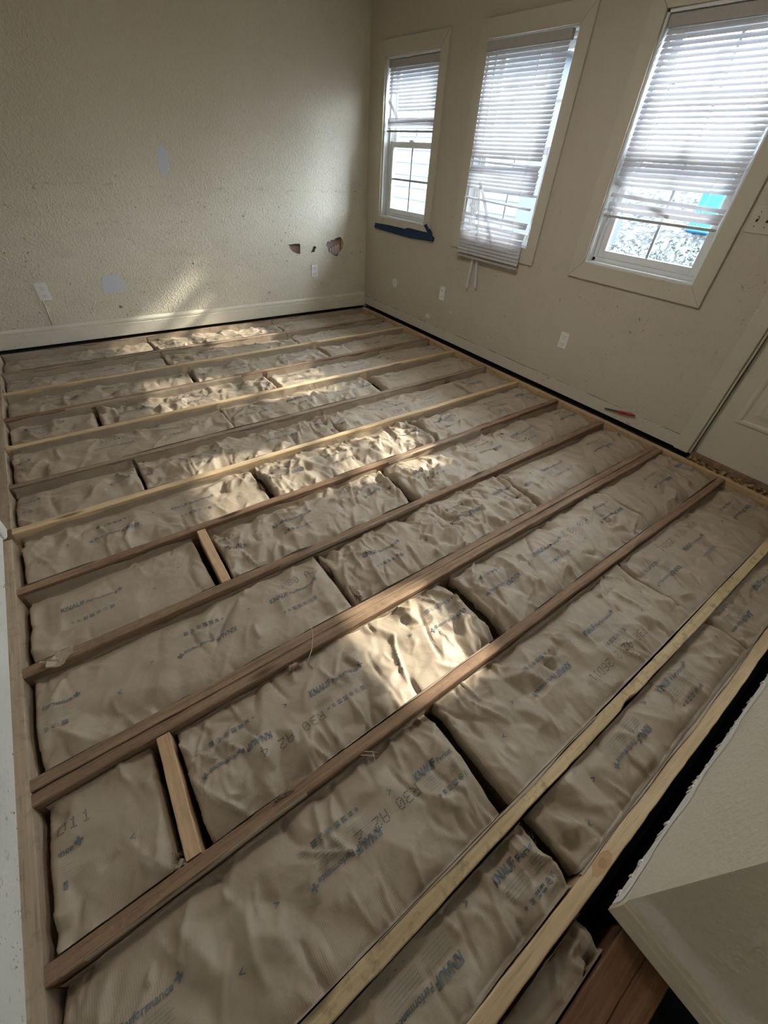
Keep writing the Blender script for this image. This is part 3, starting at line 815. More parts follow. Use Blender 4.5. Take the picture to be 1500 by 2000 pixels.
def icon_template():
    y = -0.068; P = []
    for k, x in enumerate((0.030, 0.050, 0.072, 0.094)):
        s = (0.0045, 0.0055, 0.0075, 0.0075)[k]
        if k == 0: P.append(ringp(x, y, s, s * 0.4, 8)); continue
        P += [rect(x - s, y - s, x + s, y - s * 0.3), rect(x - s, y + s * 0.05, x + s * 0.3, y + s), rect(x + s * 0.55, y + s * 0.05, x + s, y + s)]
    P += [ringp(0.118, y, 0.0078, 0.0058), rect(0.113, y - 0.0012, 0.123, y + 0.0012), rect(0.1168, y - 0.005, 0.1192, y + 0.004)]
    P += [ringp(0.142, y, 0.0080, 0.0064), rect(0.139, y + 0.002, 0.145, y + 0.0036), rect(0.1415, y - 0.005, 0.1432, y + 0.002)]
    s = 0.008; x = 0.166
    P += [rect(x - s, y - s, x + s, y - s * 0.45), rect(x - s, y - s * 0.2, x + s, y + s * 0.25), rect(x - s, y + s * 0.5, x + s, y + s)]
    return refine(*join2(P), 0.009)
def small_template():
    P = []
    for k in range(5): P.append(rect(0.010, -0.014 - 0.0075 * k, 0.085 - 0.008 * (k % 3), -0.0128 - 0.0075 * k))
    for k in range(5): P.append(rect(0.100, -0.012 - 0.0075 * k, 0.188 - 0.010 * (k % 2), -0.0108 - 0.0075 * k))
    for k in range(3): P.append(rect(0.180, -0.062 - 0.005 * k, 0.214, -0.0612 - 0.005 * k))
    return refine(*join2(P), 0.012)
def chevron_template():
    V = np.array([(0, 0.008), (0.014, 0.0012), (0.014, -0.0012), (0, -0.008), (0.002, -0.0045), (0.009, 0), (0.002, 0.0045)], float)
    return V, np.array([(0, 6, 1), (6, 5, 1), (1, 5, 2), (5, 4, 2), (4, 3, 2)])
GL = {'R': ['11110', '10001', '10001', '11110', '10100', '10010', '10001'], '3': ['11110', '00001', '00001', '01110', '00001', '00001', '11110'],
      '0': ['01110', '10001', '10011', '10101', '11001', '10001', '01110'], 'A': ['01110', '10001', '10001', '11111', '10001', '10001', '10001'],
      '2': ['01110', '10001', '00001', '00110', '01000', '10000', '11111'], '4': ['00010', '00110', '01010', '10010', '11111', '00010', '00010'],
      '6': ['01110', '10000', '10000', '11110', '10001', '10001', '01110'], 'D': ['11110', '10001', '10001', '10001', '10001', '10001', '11110'],
      '1': ['00100', '01100', '00100', '00100', '00100', '00100', '01110'], '5': ['11111', '10000', '11110', '00001', '00001', '10001', '01110']}
def dot_template(s, pitch=0.0044, adv=0.0277):
    P = []
    for i, ch in enumerate(s):
        for r_, row in enumerate(GL.get(ch, [])):
            for c_, b in enumerate(row):
                if b == '1':
                    x = i * adv + c_ * pitch; y = (6 - r_) * pitch * 1.05
                    P.append(rect(x - 0.0015, y - 0.0015, x + 0.0017, y + 0.0015))
    return join2(P)
T_BRAND, T_ICON, T_SMALL, T_CHEV = brand_template(), icon_template(), small_template(), chevron_template()

def lot(s, x, y, sgn):
    out = []; i = 0
    for wd in s.split(' '):
        out.append((dot_template(wd), x + sgn * i * 0.0277, y, sgn)); i += len(wd) + 1
    return out
def stamp(batt, items, name, material, parent):
    """items: (template, x, y, flip) -> one printed mesh lying on the paper"""
    Vs, Fs, n = [], [], 0
    for (V, F), x, y, sgn in items:
        X = x + sgn * V[:, 0]; Y = y + sgn * V[:, 1]
        T = F
        ok = (X > batt.x0 + 0.022) & (X < batt.x1 - 0.022) & (Y > batt.y0 + 0.018) & (Y < batt.y1 - 0.018)
        T = T[ok[T].all(1)]
        if len(T) < 3: continue
        Z = batt.h(X, Y) + 0.0030
        Vs.append(np.stack([X, Y, Z], 1)); Fs.append(T + n); n += len(X)
    if not Vs: return None
    V = np.concatenate(Vs); F = np.concatenate(Fs)
    used = np.unique(F); remap = np.full(len(V), -1); remap[used] = np.arange(len(used))
    return link(name, raw_mesh(name, V[used], remap[F], False), material, parent)

BAYS = [(JN[0] + JW, 0.132)] + [(JN[k] + (2 * JW if k == 8 else JW), JN[k - 1]) for k in range(1, 12)]
XA, XB = -3.514, -0.011
JOINTS = [[-2.43, -1.18], [-2.42, -1.22], [-2.335, -1.125], [-3.05, -1.825, -0.65], [-2.32, -1.11], [-2.955, -1.72, -0.51],
          [-2.42, -1.24], [-2.818, -1.785, -0.49], [-2.43, -1.205], [-3.200, -2.025, -0.795], [-2.447, -1.233], [-2.425, -1.20]]
CRUMP = [[0.7, 1.0, 0.6], [0.7, 0.9, 0.6], [0.7, 1.1, 0.9], [0.6, 1.4, 0.6, 0.5], [0.7, 1.1, 0.6], [0.5, 1.4, 0.7, 0.6],
         [0.8, 1.7, 1.1], [0.45, 1.5, 1.3, 0.6], [0.5, 1.6, 0.9], [0.8, 1.25, 1.3, 0.9], [1.2, 0.95, 0.9], [1.6, 1.0, 1.2]]
# K of the upright block (along x) and its height across the bay, as the photograph shows them, per bay
PRINT_X = [(-2.9, 0), (-2.65, 0), (-2.95, 0), (-2.55, 0), (-2.75, 0), (-2.734, 0), (-2.887, 0), (-3.40, 0), (-2.712, 0), (-2.76, 0), (-1.731, 0), (-1.71, 0)]
POS = {1: ['only'], 3: ['leftmost', 'middle', 'rightmost'], 4: ['leftmost', 'second from left', 'third from left', 'rightmost']}
BAYORD = ['the strip along the back wall'] + ['%s bay from the back wall' % o for o in ['second', 'third', 'fourth', 'fifth', 'sixth', 'seventh', 'eighth', 'ninth', 'tenth', 'eleventh']] + ['the narrow bay by the clean pale joist']
DOTSTR = ['R30 A2 2 26D11', 'R30 A2 4 25D11']
batts = {}; roots = {}
for b, (y0, y1) in enumerate(BAYS):
    js = JOINTS[b]; blk = {7: 0, 9: 0}.get(b)
    xs = [XA] + js + [XB]
    for k in range(len(xs) - 1):
        g = np.random.default_rng(100 * b + k)
        gap0 = 0.0 if k == 0 else g.uniform(0.001, 0.006); gap1 = 0.0 if k == len(xs) - 2 else g.uniform(0.001, 0.006)
        if b == 9 and k == 2: gap0 = 0.048
        if b == 7 and k == 0: gap1 = 0.045
        if b == 7 and k == 1: gap0 = 0.030
        if b == 9 and k == 0: gap1 = 0.036
        if b == 9 and k == 1: gap0 = 0.034
        gap0 = {(4, 2): 0.06, (5, 3): 0.05, (6, 1): 0.03, (6, 2): 0.03, (7, 2): 0.045, (8, 2): 0.028, (8, 1): 0.012, (3, 2): 0.03, (2, 1): 0.03, (2, 2): 0.025, (10, 1): 0.03, (3, 1): 0.015, (9, 3): 0.015, (11, 1): 0.03}.get((b, k), gap0)
        if k == 0 and b in (6, 7, 8, 9): gap0 = 0.006
        bt = Batt(xs[k] + gap0, xs[k + 1] - gap1, y0 + 0.001, y1 - 0.001, 500 + 10 * b + k, CRUMP[b][k],
                  -0.012 + g.uniform(-0.008, 0.006) - (0.012 if b in (10, 11) or b < 8 else 0), -0.048 + g.uniform(-0.012, 0.006) - (0.018 if b < 8 else 0), g.uniform(-0.008, 0.004),
                  0.0065 if b >= 8 else 0.008 if b >= 5 else 0.010, 0.028 if b >= 8 else 0.016 if b in (6, 7) else 0.004)
        root = empty('insulation_batt', ((xs[k] + xs[k + 1]) / 2, (y0 + y1) / 2, JB))
        inv = Matrix.Translation(-root.location)
        kids = [link('kraft_facing', bt.mesh(), M['paper'], root)]
        bm = bmesh.new()
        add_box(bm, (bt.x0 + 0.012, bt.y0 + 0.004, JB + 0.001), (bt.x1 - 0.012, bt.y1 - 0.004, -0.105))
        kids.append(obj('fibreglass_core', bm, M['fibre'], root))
        # print
        br, ic, sm, ch, dt = [], [], [], [], []
        x00, fl = PRINT_X[b]; per = 0.885
        yc = bt.yc + (0.0 if b == 0 else 0.012); sh = {0: 0, 1: 0.008, 2: -0.006, 3: 0.004}[k] if b not in (8, 9, 10) else 0.0
        xo = {0: 0.0, 1: 0.0, 2: 0.0, 3: 0.0}[k]
        if b == 8 and k == 1: xo = 0.457 - 0.885 + 0.885
        if b == 9 and k == 2: xo = 0.31
        narrow = (y1 - y0) < 0.25
        for m_ in range(-5, 6):
            xk = x00 + xo + per * m_
            yb_ = yc + sh + 0.012
            br += [(T_BRAND, xk, yb_, 1), (T_BRAND, xk - 0.155, yc + sh - 0.008, -1)]
            if not narrow or True:
                ic += [(T_ICON, xk, yb_, 1), (T_ICON, xk - 0.155, yc + sh - 0.008, -1)]
                sm += [(T_SMALL, xk, yb_, 1), (T_SMALL, xk - 0.155, yc + sh - 0.008, -1)]
            ch += [(T_CHEV, xk - 0.09, yc + 0.04, 1), (T_CHEV, xk + 0.33, yc - 0.05, -1), (T_CHEV, xk - 0.46, yc + 0.01, 1)]
        if b == 10 and k == 1: dt += lot('R30 A2 2 26D11', -1.493, -4.232, -1)
        elif b == 10 and k == 0: dt += lot('R30 A2 2', -2.624, -4.128, -1)
        elif b == 9 and k == 1: dt += lot('R30 A2 4', -2.752, -3.792, -1)
        elif b == 9 and k == 0: dt += lot('26D11', -3.535, -3.682, 1)
        elif b == 9 and k == 2: dt += lot('R30 A2 2', -1.105, -3.70, -1)
        elif b == 8 and k == 0: dt += lot('R30 A2', -2.634, -3.245, 1)
        elif not narrow and g.random() < 0.45:
            s_ = -1 if g.random() < 0.6 else 1
            dt += lot(DOTSTR[int(g.random() < 0.4)], bt.x0 + (0.15 if s_ > 0 else 0.6) + g.uniform(0, 0.5), bt.yc + (-0.10 if s_ > 0 else 0.12), s_)
        for nm, it, mt in (('printed_brand', br, M['ink']), ('printed_icons', ic, M['ink']), ('printed_small_text', sm, M['ink_thin']), ('printed_arrows', ch, M['ink']), ('printed_lot_code', dt, M['ink_dot'])):
            if nm == 'printed_small_text' and b < 5: continue
            for one in it:
                o = stamp(bt, [one], nm, mt, root)
                if o: kids.append(o)
        for o in kids: o.matrix_parent_inverse = inv
        look = 'heavily crumpled' if CRUMP[b][k] >= 1.3 else 'smooth' if CRUMP[b][k] <= 0.6 else 'creased'
        lab = '%s paper-faced insulation batt, %s in %s' % (look, POS[len(xs) - 1][k], BAYORD[b])
        tag(root, lab, 'insulation', 'insulation batts between the joists')
        batts[(b, k)] = bt; roots[(b, k)] = root
# squeezed batt in the gap beside the brown beams
bt = Batt(-3.51, -2.455, -4.664, -4.583, 977, 1.6, -0.06, -0.085, 0, 0.0065)
bt.drop = 0.04; root = empty('insulation_batt', (-2.98, -4.623, JB)); o = link('kraft_facing', bt.mesh(), M['paper'], root); o.matrix_parent_inverse = Matrix.Translation(-root.location)
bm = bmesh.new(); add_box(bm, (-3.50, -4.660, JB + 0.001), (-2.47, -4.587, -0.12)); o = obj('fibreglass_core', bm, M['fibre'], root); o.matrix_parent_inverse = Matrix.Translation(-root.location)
tag(root, 'dark sunken scrap of insulation between clean pale joist and brown beams', 'insulation', 'insulation batts between the joists')

# ------------------------------------------------------------------ fluff, scraps and twine
def tuft(name, loc, size, label, seed, material=None, strands=110, batt=None):
    rr = np.random.default_rng(seed)
    root = None if batt else empty(name, loc)
    bm = bmesh.new(); bmesh.ops.create_icosphere(bm, subdivisions=4, radius=1.0)
    D = rr.normal(size=(26, 3)); D /= np.linalg.norm(D, axis=1)[:, None]; am = rr.uniform(-0.28, 0.30, 26)
    for v in bm.verts:
        p = np.array(v.co); k = 0.62 + (am * 1.3 * np.exp(-8 * (1 - D @ p))).sum() + 0.07 * math.sin(11 * p[0] + seed) * math.sin(13 * p[1]) + 0.06 * math.sin(23 * p[2] + 17 * p[0])
        v.co = Vector((p[0] * size[0] * k, p[1] * size[1] * k, p[2] * size[2] * k))
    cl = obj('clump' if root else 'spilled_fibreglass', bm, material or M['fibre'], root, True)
    if batt:
        cl.parent = roots[batt]; cl.location = Vector(loc) - roots[batt].location; root = cl; cl['label'] = label
    bm = bmesh.new()
    for _ in range(strands):
        d_ = rr.normal(size=3); d_ /= np.linalg.norm(d_); d_[2] = abs(d_[2]) * 0.6
        p0 = d_ * np.array(size) * 0.5; p1 = d_ * np.array(size) * rr.uniform(0.9, 1.4) + rr.normal(0, 0.006, 3)
        tube(bm, [p0, (p0 + p1) / 2 + rr.normal(0, 0.003, 3), p1], [0.0011, 0.0008, 0.0004], 3)
    obj('loose_fibres', bm, material or M['fibre'], root)
    return root if batt else tag(root, label, 'fluff')
M['pinkfluff'] = plain('pinkish_paper_fluff', (0.33, 0.24, 0.19), 0.9, 0.1, 0.25, 90, 0.7)
q = onz(572, 1298, -0.01); tuft('fibreglass_tuft', (q[0], JN[8] - 0.020, -0.018), (0.026, 0.018, 0.022), 'grey-brown fluff tuft stuck to the near side of the doubled joist', 5, M['pinkfluff'], 130)
q = onz(1068, 1742, -0.06); tuft('fibreglass_tuft', (q[0], q[1], -0.075), (0.016, 0.055, 0.03), 'dark fluff spilling from the batt gap beside the clean pale joist', 6, batt=(11, 0))
q = onz(1045, 1650, -0.06); tuft('fibreglass_tuft', (q[0], q[1], -0.085), (0.012, 0.05, 0.028), 'dark fluff strip in the batt gap beside the stained yellow joist', 7, batt=(11, 1))
q = onz(690, 1150, -0.02); tuft('fibreglass_tuft', (q[0], q[1], -0.035), (0.014, 0.06, 0.02), 'pinkish torn fluff at the batt gap above the doubled joist', 8, M['pinkfluff'], batt=(8, 1))
q = onz(640, 1110, -0.03); tuft('fibreglass_tuft', (q[0], q[1], -0.045), (0.012, 0.05, 0.024), 'brown fluff in the batt gap just below the eighth joist', 9, batt=(8, 0))
q = onz(510, 950, -0.03); tuft('fibreglass_tuft', (q[0], q[1], -0.05), (0.012, 0.06, 0.03), 'brown fluff in the sunlit batt gap left of room centre', 10, batt=(6, 0))
q = onz(775, 955, -0.03); tuft('fibreglass_tuft', (q[0], q[1], -0.05), (0.014, 0.06, 0.03), 'brown fluff in the torn batt gap at the room centre', 12, batt=(7, 1))
q = onz(352, 1673, -0.02); tuft('fibreglass_tuft', (q[0] - 0.02, q[1] + 0.01, -0.035), (0.02, 0.012, 0.012), 'small brown fluff scrap at the foot of the near blocking', 13, batt=(9, 0))
q = onz(560, 1570, 0.0); tuft('fibreglass_tuft', (q[0], JN[9] + 0.030, 0.002), (0.035, 0.006, 0.004), 'thin brown fuzz lying on the tenth joist', 14, M['fibre'], 60)
# crumpled paper scrap wrapped over the eighth joist's left end
def scrap(name, c, sx, sy, zbase, label, seed, lift=0.03):
    g = np.random.default_rng(seed); n = 26
    U, V_ = np.meshgrid(np.linspace(-1, 1, n), np.linspace(-1, 1, n), indexing='ij')
    x = U * sx + 0.006 * np.sin(5 * V_ + 1) ; y = V_ * sy + 0.006 * np.sin(4 * U)
    z = np.zeros_like(U)
    for _ in range(22):
        a = g.uniform(0, np.pi); c0 = g.uniform(-1, 1, 2); u = (U - c0[0]) * np.cos(a) + (V_ - c0[1]) * np.sin(a)
        z += g.uniform(-0.005, 0.008) * np.exp(-np.abs(u) / g.uniform(0.08, 0.3))
    z = np.abs(z) * 0.8 + lift * np.clip(np.abs(U) - 0.5, 0, 1) ** 2 * (U < 0)
    P = np.stack([x, y, z], -1)
    o = link(name, grid_mesh(name, P), M['paper']); o.location = (c[0], c[1], zbase)
    sol = o.modifiers.new('thickness', 'SOLIDIFY'); sol.thickness = 0.0008
    return tag(o, label, 'paper scrap')
q = onz(118, 1285, 0.0)
o = scrap('paper_scrap', (q[0], JN[7] + 0.016), 0.040, 0.026, 0.0015, 'torn brown paper scrap lying over the left end of the eighth joist', 2, 0.07); o.rotation_euler = (0.0, 0.0, 0.5)
q = onz(340, 1690, 0.0)
o = scrap('paper_scrap', (q[0] + 0.012, JN[9] + 0.047), 0.014, 0.008, -0.02, 'small pale paper scrap between near blocking and tenth joist', 3, 0.02)
bm = bmesh.new()
P0, P1 = onz(602, 1214, 0.004), onz(609, 1301, 0.001)
P0[1] = JN[8] + 0.085
pts = [(P0[0], JN[8] + 0.088, -0.004), (P0[0] - 0.004, JN[8] + 0.070, 0.0030), (P0[0] - 0.02, JN[8] + 0.035, 0.0026), (P0[0] - 0.045, JN[8] - 0.004, 0.0028), (P1[0] - 0.002, JN[8] - 0.03, -0.012), (P1[0], P1[1], -0.014), (P1[0] + 0.02, P1[1] + 0.004, -0.013)]
tube(bm, pts, 0.0016, 6)
tag(obj('twine', bm, M['twine'], None, True), 'thin pale string lying across the doubled joist', 'string')
# splinters on the tenth joist
bm = bmesh.new()
for (a, b_) in (((738, 1478), (705, 1475)), ((740, 1470), (712, 1468)), ((733, 1488), (728, 1470))):
    A_, B_ = onz(*a, 0.006), onz(*b_, 0.002); tube(bm, [A_, (A_ + B_) / 2 + np.array([0, 0, 0.004]), B_], [0.0006, 0.0012, 0.0012], 4)
o10 = [o for o in COL.objects if 'tenth from the back' in o.get('label', '') and o.type == 'MESH'][0]
obj('splinters', bm, M['twine'], o10)
# torn pale paper edges stapled along joists
def paper_lip(x0, x1, y, side, label_obj, seed):
    g = np.random.default_rng(seed); n = 90
    x = np.linspace(x0, x1, n); p = g.uniform(0, 6, 4)
    wv = 0.004 + 0.004 * np.sin(7 * x + p[0]) + 0.003 * np.sin(19 * x + p[1]); wv = np.clip(wv, 0.0006, 0.012)
    lift = np.clip(0.002 * np.sin(11 * x + p[2]) + 0.0015, 0.0008, 0.006)
    A_ = np.stack([x, np.full(n, y) - side * 0.0006, np.full(n, -0.02)], 1); B_ = np.stack([x, np.full(n, y) - side * 0.0012, lift], 1); C_ = np.stack([x, y + side * wv * 0.6, lift + 0.0016], 1)
    o = link('paper_lip', grid_mesh('paper_lip', np.stack([A_, B_, C_], 1)), M['paper'], label_obj)
    return o
jl = {i: [o for o in COL.objects if o.get('label') == JLAB[i]][0] for i in range(12) if JLAB[i]}
for i, x0, x1, s in ((9, -2.75, -2.1, 1), (9, -3.45, -2.9, 0), (7, -2.6, -1.8, 0), (10, -2.9, -2.0, 1), (11, -2.4, -1.2, 1), (6, -1.7, -0.9, 0), (4, -2.9, -1.4, 1), (0, -3.4, -1.3, 1), (2, -3.2, -2.0, 0), (8, 0, 0, 0)):
    if i == 8: continue
    paper_lip(x0, x1, JN[i] + (JW + 0.0015 if s else -0.0015), -1 if s else 1, jl[i], 90 + i + s)

# ------------------------------------------------------------------ blinds
SL = 0.025; PITCH = 0.0228
def slat_mesh(L, seg=6, bend=None, n=2):
    """curved slat: length along y, width along local x, crown up"""
    ys = np.linspace(-L / 2, L / 2, n); t = np.linspace(-1, 1, seg + 1)
    V = np.zeros((n, seg + 1, 3))
    for i, y in enumerate(ys):
        V[i, :, 0] = t * SL / 2; V[i, :, 1] = y; V[i, :, 2] = 0.0028 * (1 - t ** 2)
        if bend is not None: V[i, :, 2] += bend(y / (L / 2))
    return grid_mesh('slat', V)
def blind(xb, y0, y1, zs, ztop, zrail, label, extra=(), short=None):
    yc, L = (y0 + y1) / 2, y1 - y0
    root = empty('window_blind', (xb, yc, ztop))
    def loc(o, p, rot=(0, 0, 0)):
        o.location = (p[0] - xb, p[1] - yc, p[2] - ztop); o.rotation_euler = rot; return o
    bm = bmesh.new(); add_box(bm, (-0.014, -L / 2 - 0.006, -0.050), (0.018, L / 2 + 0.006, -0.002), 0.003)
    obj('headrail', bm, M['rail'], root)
    me = slat_mesh(L)
    for i, (z, tilt, roll) in enumerate(zs):
        cut = short is not None and short[0] < z < short[1]
        o = link('slat', me if not cut else slat_mesh(L - short[2]), M['slat'], root)
        # room-side edge down
        loc(o, (xb, yc - (short[2] / 2 if cut else 0), z), (roll, -math.radians(tilt), 0))
    for z in zrail:
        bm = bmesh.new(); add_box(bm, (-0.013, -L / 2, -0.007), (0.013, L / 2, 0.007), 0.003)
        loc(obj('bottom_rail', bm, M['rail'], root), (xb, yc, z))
    zb = min(zrail)
    for k in (-1, 1):
        for xx in (-0.0128, 0.0128):
            bm = bmesh.new(); tube(bm, [(xx, k * L * 0.33, -0.05), (xx, k * L * 0.33, zb - ztop)], 0.0009, 4)
            obj('ladder_cord', bm, M['plate'], root)
    for (a, b_, wd, nm) in extra:                       # broken slats dangling: end points in world
        a, b_ = Vector(a), Vector(b_)
        ax = (b_ - a); ln = ax.length; ax.normalize()
        wdir = Vector((-0.25, 0, 0)) + Vector((0, -ax.z, ax.y)).normalized()
        wdir = (wdir - ax * wdir.dot(ax)).normalized(); nrm = ax.cross(wdir)
        bm = bmesh.new(); rows = []
        for i in range(13):
            t = i / 12; p = a + ax * ln * t + nrm * 0.010 * math.sin(math.pi * t)
            rows.append([bm.verts.new(p - Vector((xb, yc, ztop)) + wdir * wd * s / 2 + nrm * 0.0026 * (1 - s * s)) for s in (-1, -0.5, 0, 0.5, 1)])
        for A_, B_ in zip(rows, rows[1:]):
            for k in range(4): bm.faces.new((A_[k], A_[k + 1], B_[k + 1], B_[k]))
        obj(nm, bm, M['slat'], root, True)
    return tag(root, label, 'window blind', 'broken window blinds')
rb = random.Random(2)
TL = 58
zt = 2.03
def run(z_hi, z_lo, jitter=0.0, tilt=TL):
    out = []; z = z_hi
    while z > z_lo:
        out.append((z, tilt + rb.uniform(-3, 3), rb.uniform(-jitter, jitter))); z -= PITCH
    return out
X1 = XW + 0.030
def W1p(u, v, x=X1): return onx(u, v, x)
zs = run(zt - 0.062, 1.70) + [(1.655, 75, 0.01), (1.645, 70, -0.012), (1.636, 80, 0.01), (1.622, 70, 0), (1.60, 30, 0.0)]
blind(X1, -0.765, -0.095, zs, zt, [1.578], 'short broken white blind in the window nearest the corner',
      [(W1p(756, 190), W1p(776, 232), 0.024, 'broken_slat')], (1.69, 1.81, 0.14))
X2 = XW - 0.022 - 0.014
W2p = lambda u, v: onx(u, v, X2)
zs = run(zt - 0.062, 1.62) + run(1.60, 1.42, 0.004) + [(1.405, 40, 0.03), (1.378, 60, -0.02), (1.36, 55, 0.0), (1.345, 58, 0.02)] + run(1.325, 1.255) + [(1.175, 35, 0.045)] + [(1.075, 50, 0.03), (1.055, 58, 0.02)] + [(1.01, 55, 0.025), (0.99, 60, 0.015)] + run(0.955, 0.80, 0.006, 64)
b2 = blind(X2, -1.99, -1.315, zs, zt, [0.785], 'longest broken white blind, hanging past the sill of the middle window',
      [(W2p(938, 355), W2p(961, 482), 0.024, 'broken_slat'), (W2p(936, 372), W2p(928, 562), 0.022, 'broken_slat'), (W2p(918, 398), W2p(932, 412), 0.022, 'broken_slat'), (W2p(929, 470), W2p(911, 562), 0.022, 'broken_slat')])
X3 = XW + 0.026
W3p = lambda u, v: onx(u, v, X3)
zs = run(zt - 0.062, 1.345) + [(1.285, 50, 0.055), (1.25, 66, 0.02), (1.225, 80, 0.005)]
blind(X3, -3.215, -2.545, zs, zt, [1.19], 'wide broken white blind in the window nearest the door',
      [(W3p(1198, 350), W3p(1306, 424), 0.024, 'broken_slat')])

# ------------------------------------------------------------------ wall plates
def outlet(name, p, normal, label, wd=0.072, ht=0.116, kind='outlet', cat='outlet', group='outlets low on the walls'):
    """plate built in the y-z plane facing -x, then turned"""
    root = empty(name, p, 0.0 if normal == 'x' else math.pi / 2)
    bm = bmesh.new(); add_box(bm, (-0.006, -wd / 2, -ht / 2), (0.0, wd / 2, ht / 2), 0.002)
    obj('cover_plate', bm, M['plate'] if kind == 'outlet' else M['casing'], root)
    if kind == 'outlet':
        for s in (-1, 1):
            bm = bmesh.new(); add_box(bm, (-0.0085, -0.017, s * 0.027 - 0.014), (-0.005, 0.017, s * 0.027 + 0.014), 0.004)
            r_ = obj('receptacle', bm, M['plate'], root)
            for yy, h_ in ((-0.0065, 0.008), (0.0065, 0.006)):
                bm = bmesh.new(); add_box(bm, (-0.0090, yy - 0.0012, s * 0.027 + 0.001 - h_ / 2 + 0.003), (-0.0080, yy + 0.0012, s * 0.027 + 0.001 + h_ / 2 + 0.003))
                obj('slot', bm, M['slot'], r_)
            bm = bmesh.new(); tube(bm, [(-0.0091, 0, s * 0.027 - 0.007), (-0.0080, 0, s * 0.027 - 0.007)], 0.0024, 8)
            obj('ground_hole', bm, M['slot'], r_)
        bm = bmesh.new(); tube(bm, [(-0.0075, 0, 0), (-0.005, 0, 0)], 0.0028, 8); obj('screw', bm, M['plate'], root)
    else:
        for yy in (-0.023, 0.023):
            bm = bmesh.new(); add_box(bm, (-0.0065, yy - 0.005, -0.012), (-0.0055, yy + 0.005, 0.012)); obj('toggle_slot', bm, M['slot'], root)
            bm = bmesh.new(); add_box(bm, (-0.017, yy - 0.0035, 0.0), (-0.005, yy + 0.0035, 0.010), 0.001); obj('toggle', bm, M['casing'], root)
            for zz in (-0.03, 0.03):
                bm = bmesh.new(); tube(bm, [(-0.0072, yy, zz), (-0.005, yy, zz)], 0.0026, 8); obj('screw', bm, M['slot'], root)
    return tag(root, label, cat, group)
q = ony(614, 529); outlet('wall_outlet', (q[0], YB, q[2]), 'y', 'white outlet on the back wall below the punched holes')
q = ony(83, 570); outlet('wall_outlet', (q[0], YB, q[2]), 'y', 'white outlet at the far left of the back wall', 0.085, 0.125)
q = onx(864, 573); outlet('wall_outlet', (XW, q[1], q[2]), 'x', 'white outlet below the middle window blind')
q = onx(1101, 665); outlet('wall_outlet', (XW, q[1], q[2]), 'x', 'white outlet low below the window nearest the door')
outlet('switch_plate', (XW, -3.412, 1.263), 'x', 'double light switch plate beside the window nearest the door', 0.118, 0.118, 'switch', 'switch', None)
a, b_ = ony(86, 592), ony(104, 636)
bm = bmesh.new(); tube(bm, [(a[0], YB - 0.003, a[2] + 0.02), (a[0] - 0.004, YB - 0.003, (a[2] + b_[2]) / 2), (b_[0], YB - 0.003, 0.156)], 0.0045, 6)
tag(obj('wall_cable', bm, M['base'], None, True), 'painted-over cable running from left outlet down to the baseboard', 'cable')

# ------------------------------------------------------------------ patches, tape, knife
def blob(name, pts, plane, off, material, parent=None):
    bm = bmesh.new()
    def at(a, b, o): return (XW - o, a, b) if plane == 'x' else (a, YB - o, b)
    A_ = [bm.verts.new(at(a, b, off)) for a, b in pts]; B_ = [bm.verts.new(at(a, b, 0.0)) for a, b in pts]
    bm.faces.new(A_)
    for i in range(len(pts)): bm.faces.new((A_[i], A_[(i + 1) % len(pts)], B_[(i + 1) % len(pts)], B_[i]))
    return obj(name, bm, material, parent)
def ell(c, rx, rz, seed, n=26, jit=0.14, tilt=0.0):
    g = random.Random(seed); out = []
    for k in range(n):
        a = 2 * math.pi * k / n; q_ = 1 + g.uniform(-jit, jit)
        x, z = rx * q_ * math.copysign(abs(math.cos(a)) ** 0.8, math.cos(a)), rz * q_ * math.copysign(abs(math.sin(a)) ** 0.8, math.sin(a))
        out.append((c[0] + x * math.cos(tilt) - z * math.sin(tilt), c[1] + x * math.sin(tilt) + z * math.cos(tilt)))
    return out
q = ony(318, 312); blob('spackle_patch', ell((q[0], q[2]), 0.042, 0.088, 1, tilt=-0.15), 'y', 0.0008, M['spackle'], wall_back)
q = ony(222, 555); blob('spackle_patch', ell((q[0], q[2]), 0.085, 0.072, 2), 'y', 0.0008, M['spackle'], wall_back)
for (u, v), rx, rz, sd in (((771, 552), 0.042, 0.040, 3), ((835, 617), 0.035, 0.022, 4), ((880, 610), 0.012, 0.008, 5)):
    q = onx(u, v); blob('filler_patch', ell((q[1], q[2]), rx, rz, sd), 'x', 0.0007, M['spackle_w'], wall_window)
def tape(pts, off, material=M['tape'], parent=None):
    return blob('tape_strip', pts, 'x', off, material, parent)
troot = empty('painters_tape', (XW, -0.45, 0.84))
P = lambda u, v: tuple(onx(u, v, XW - 0.019)[1:])
def tp(pxs, off):
    o = tape([P(u, v) for u, v in pxs], off, M['tape'], troot); o.matrix_parent_inverse = Matrix.Translation(-troot.location)
tp([(731, 441), (733, 435), (762, 440), (795, 448), (838, 459), (846, 464), (844, 472), (800, 465), (765, 455), (732, 445)], 0.0195)
tp([(792, 446), (797, 445), (838, 455), (844, 463), (840, 468), (800, 460)], 0.0203)
tp([(828, 440), (833, 437), (842, 457), (837, 459)], 0.0210)
tag(troot, 'dark blue painter tape strips along the lower casing of the corner window', 'tape')
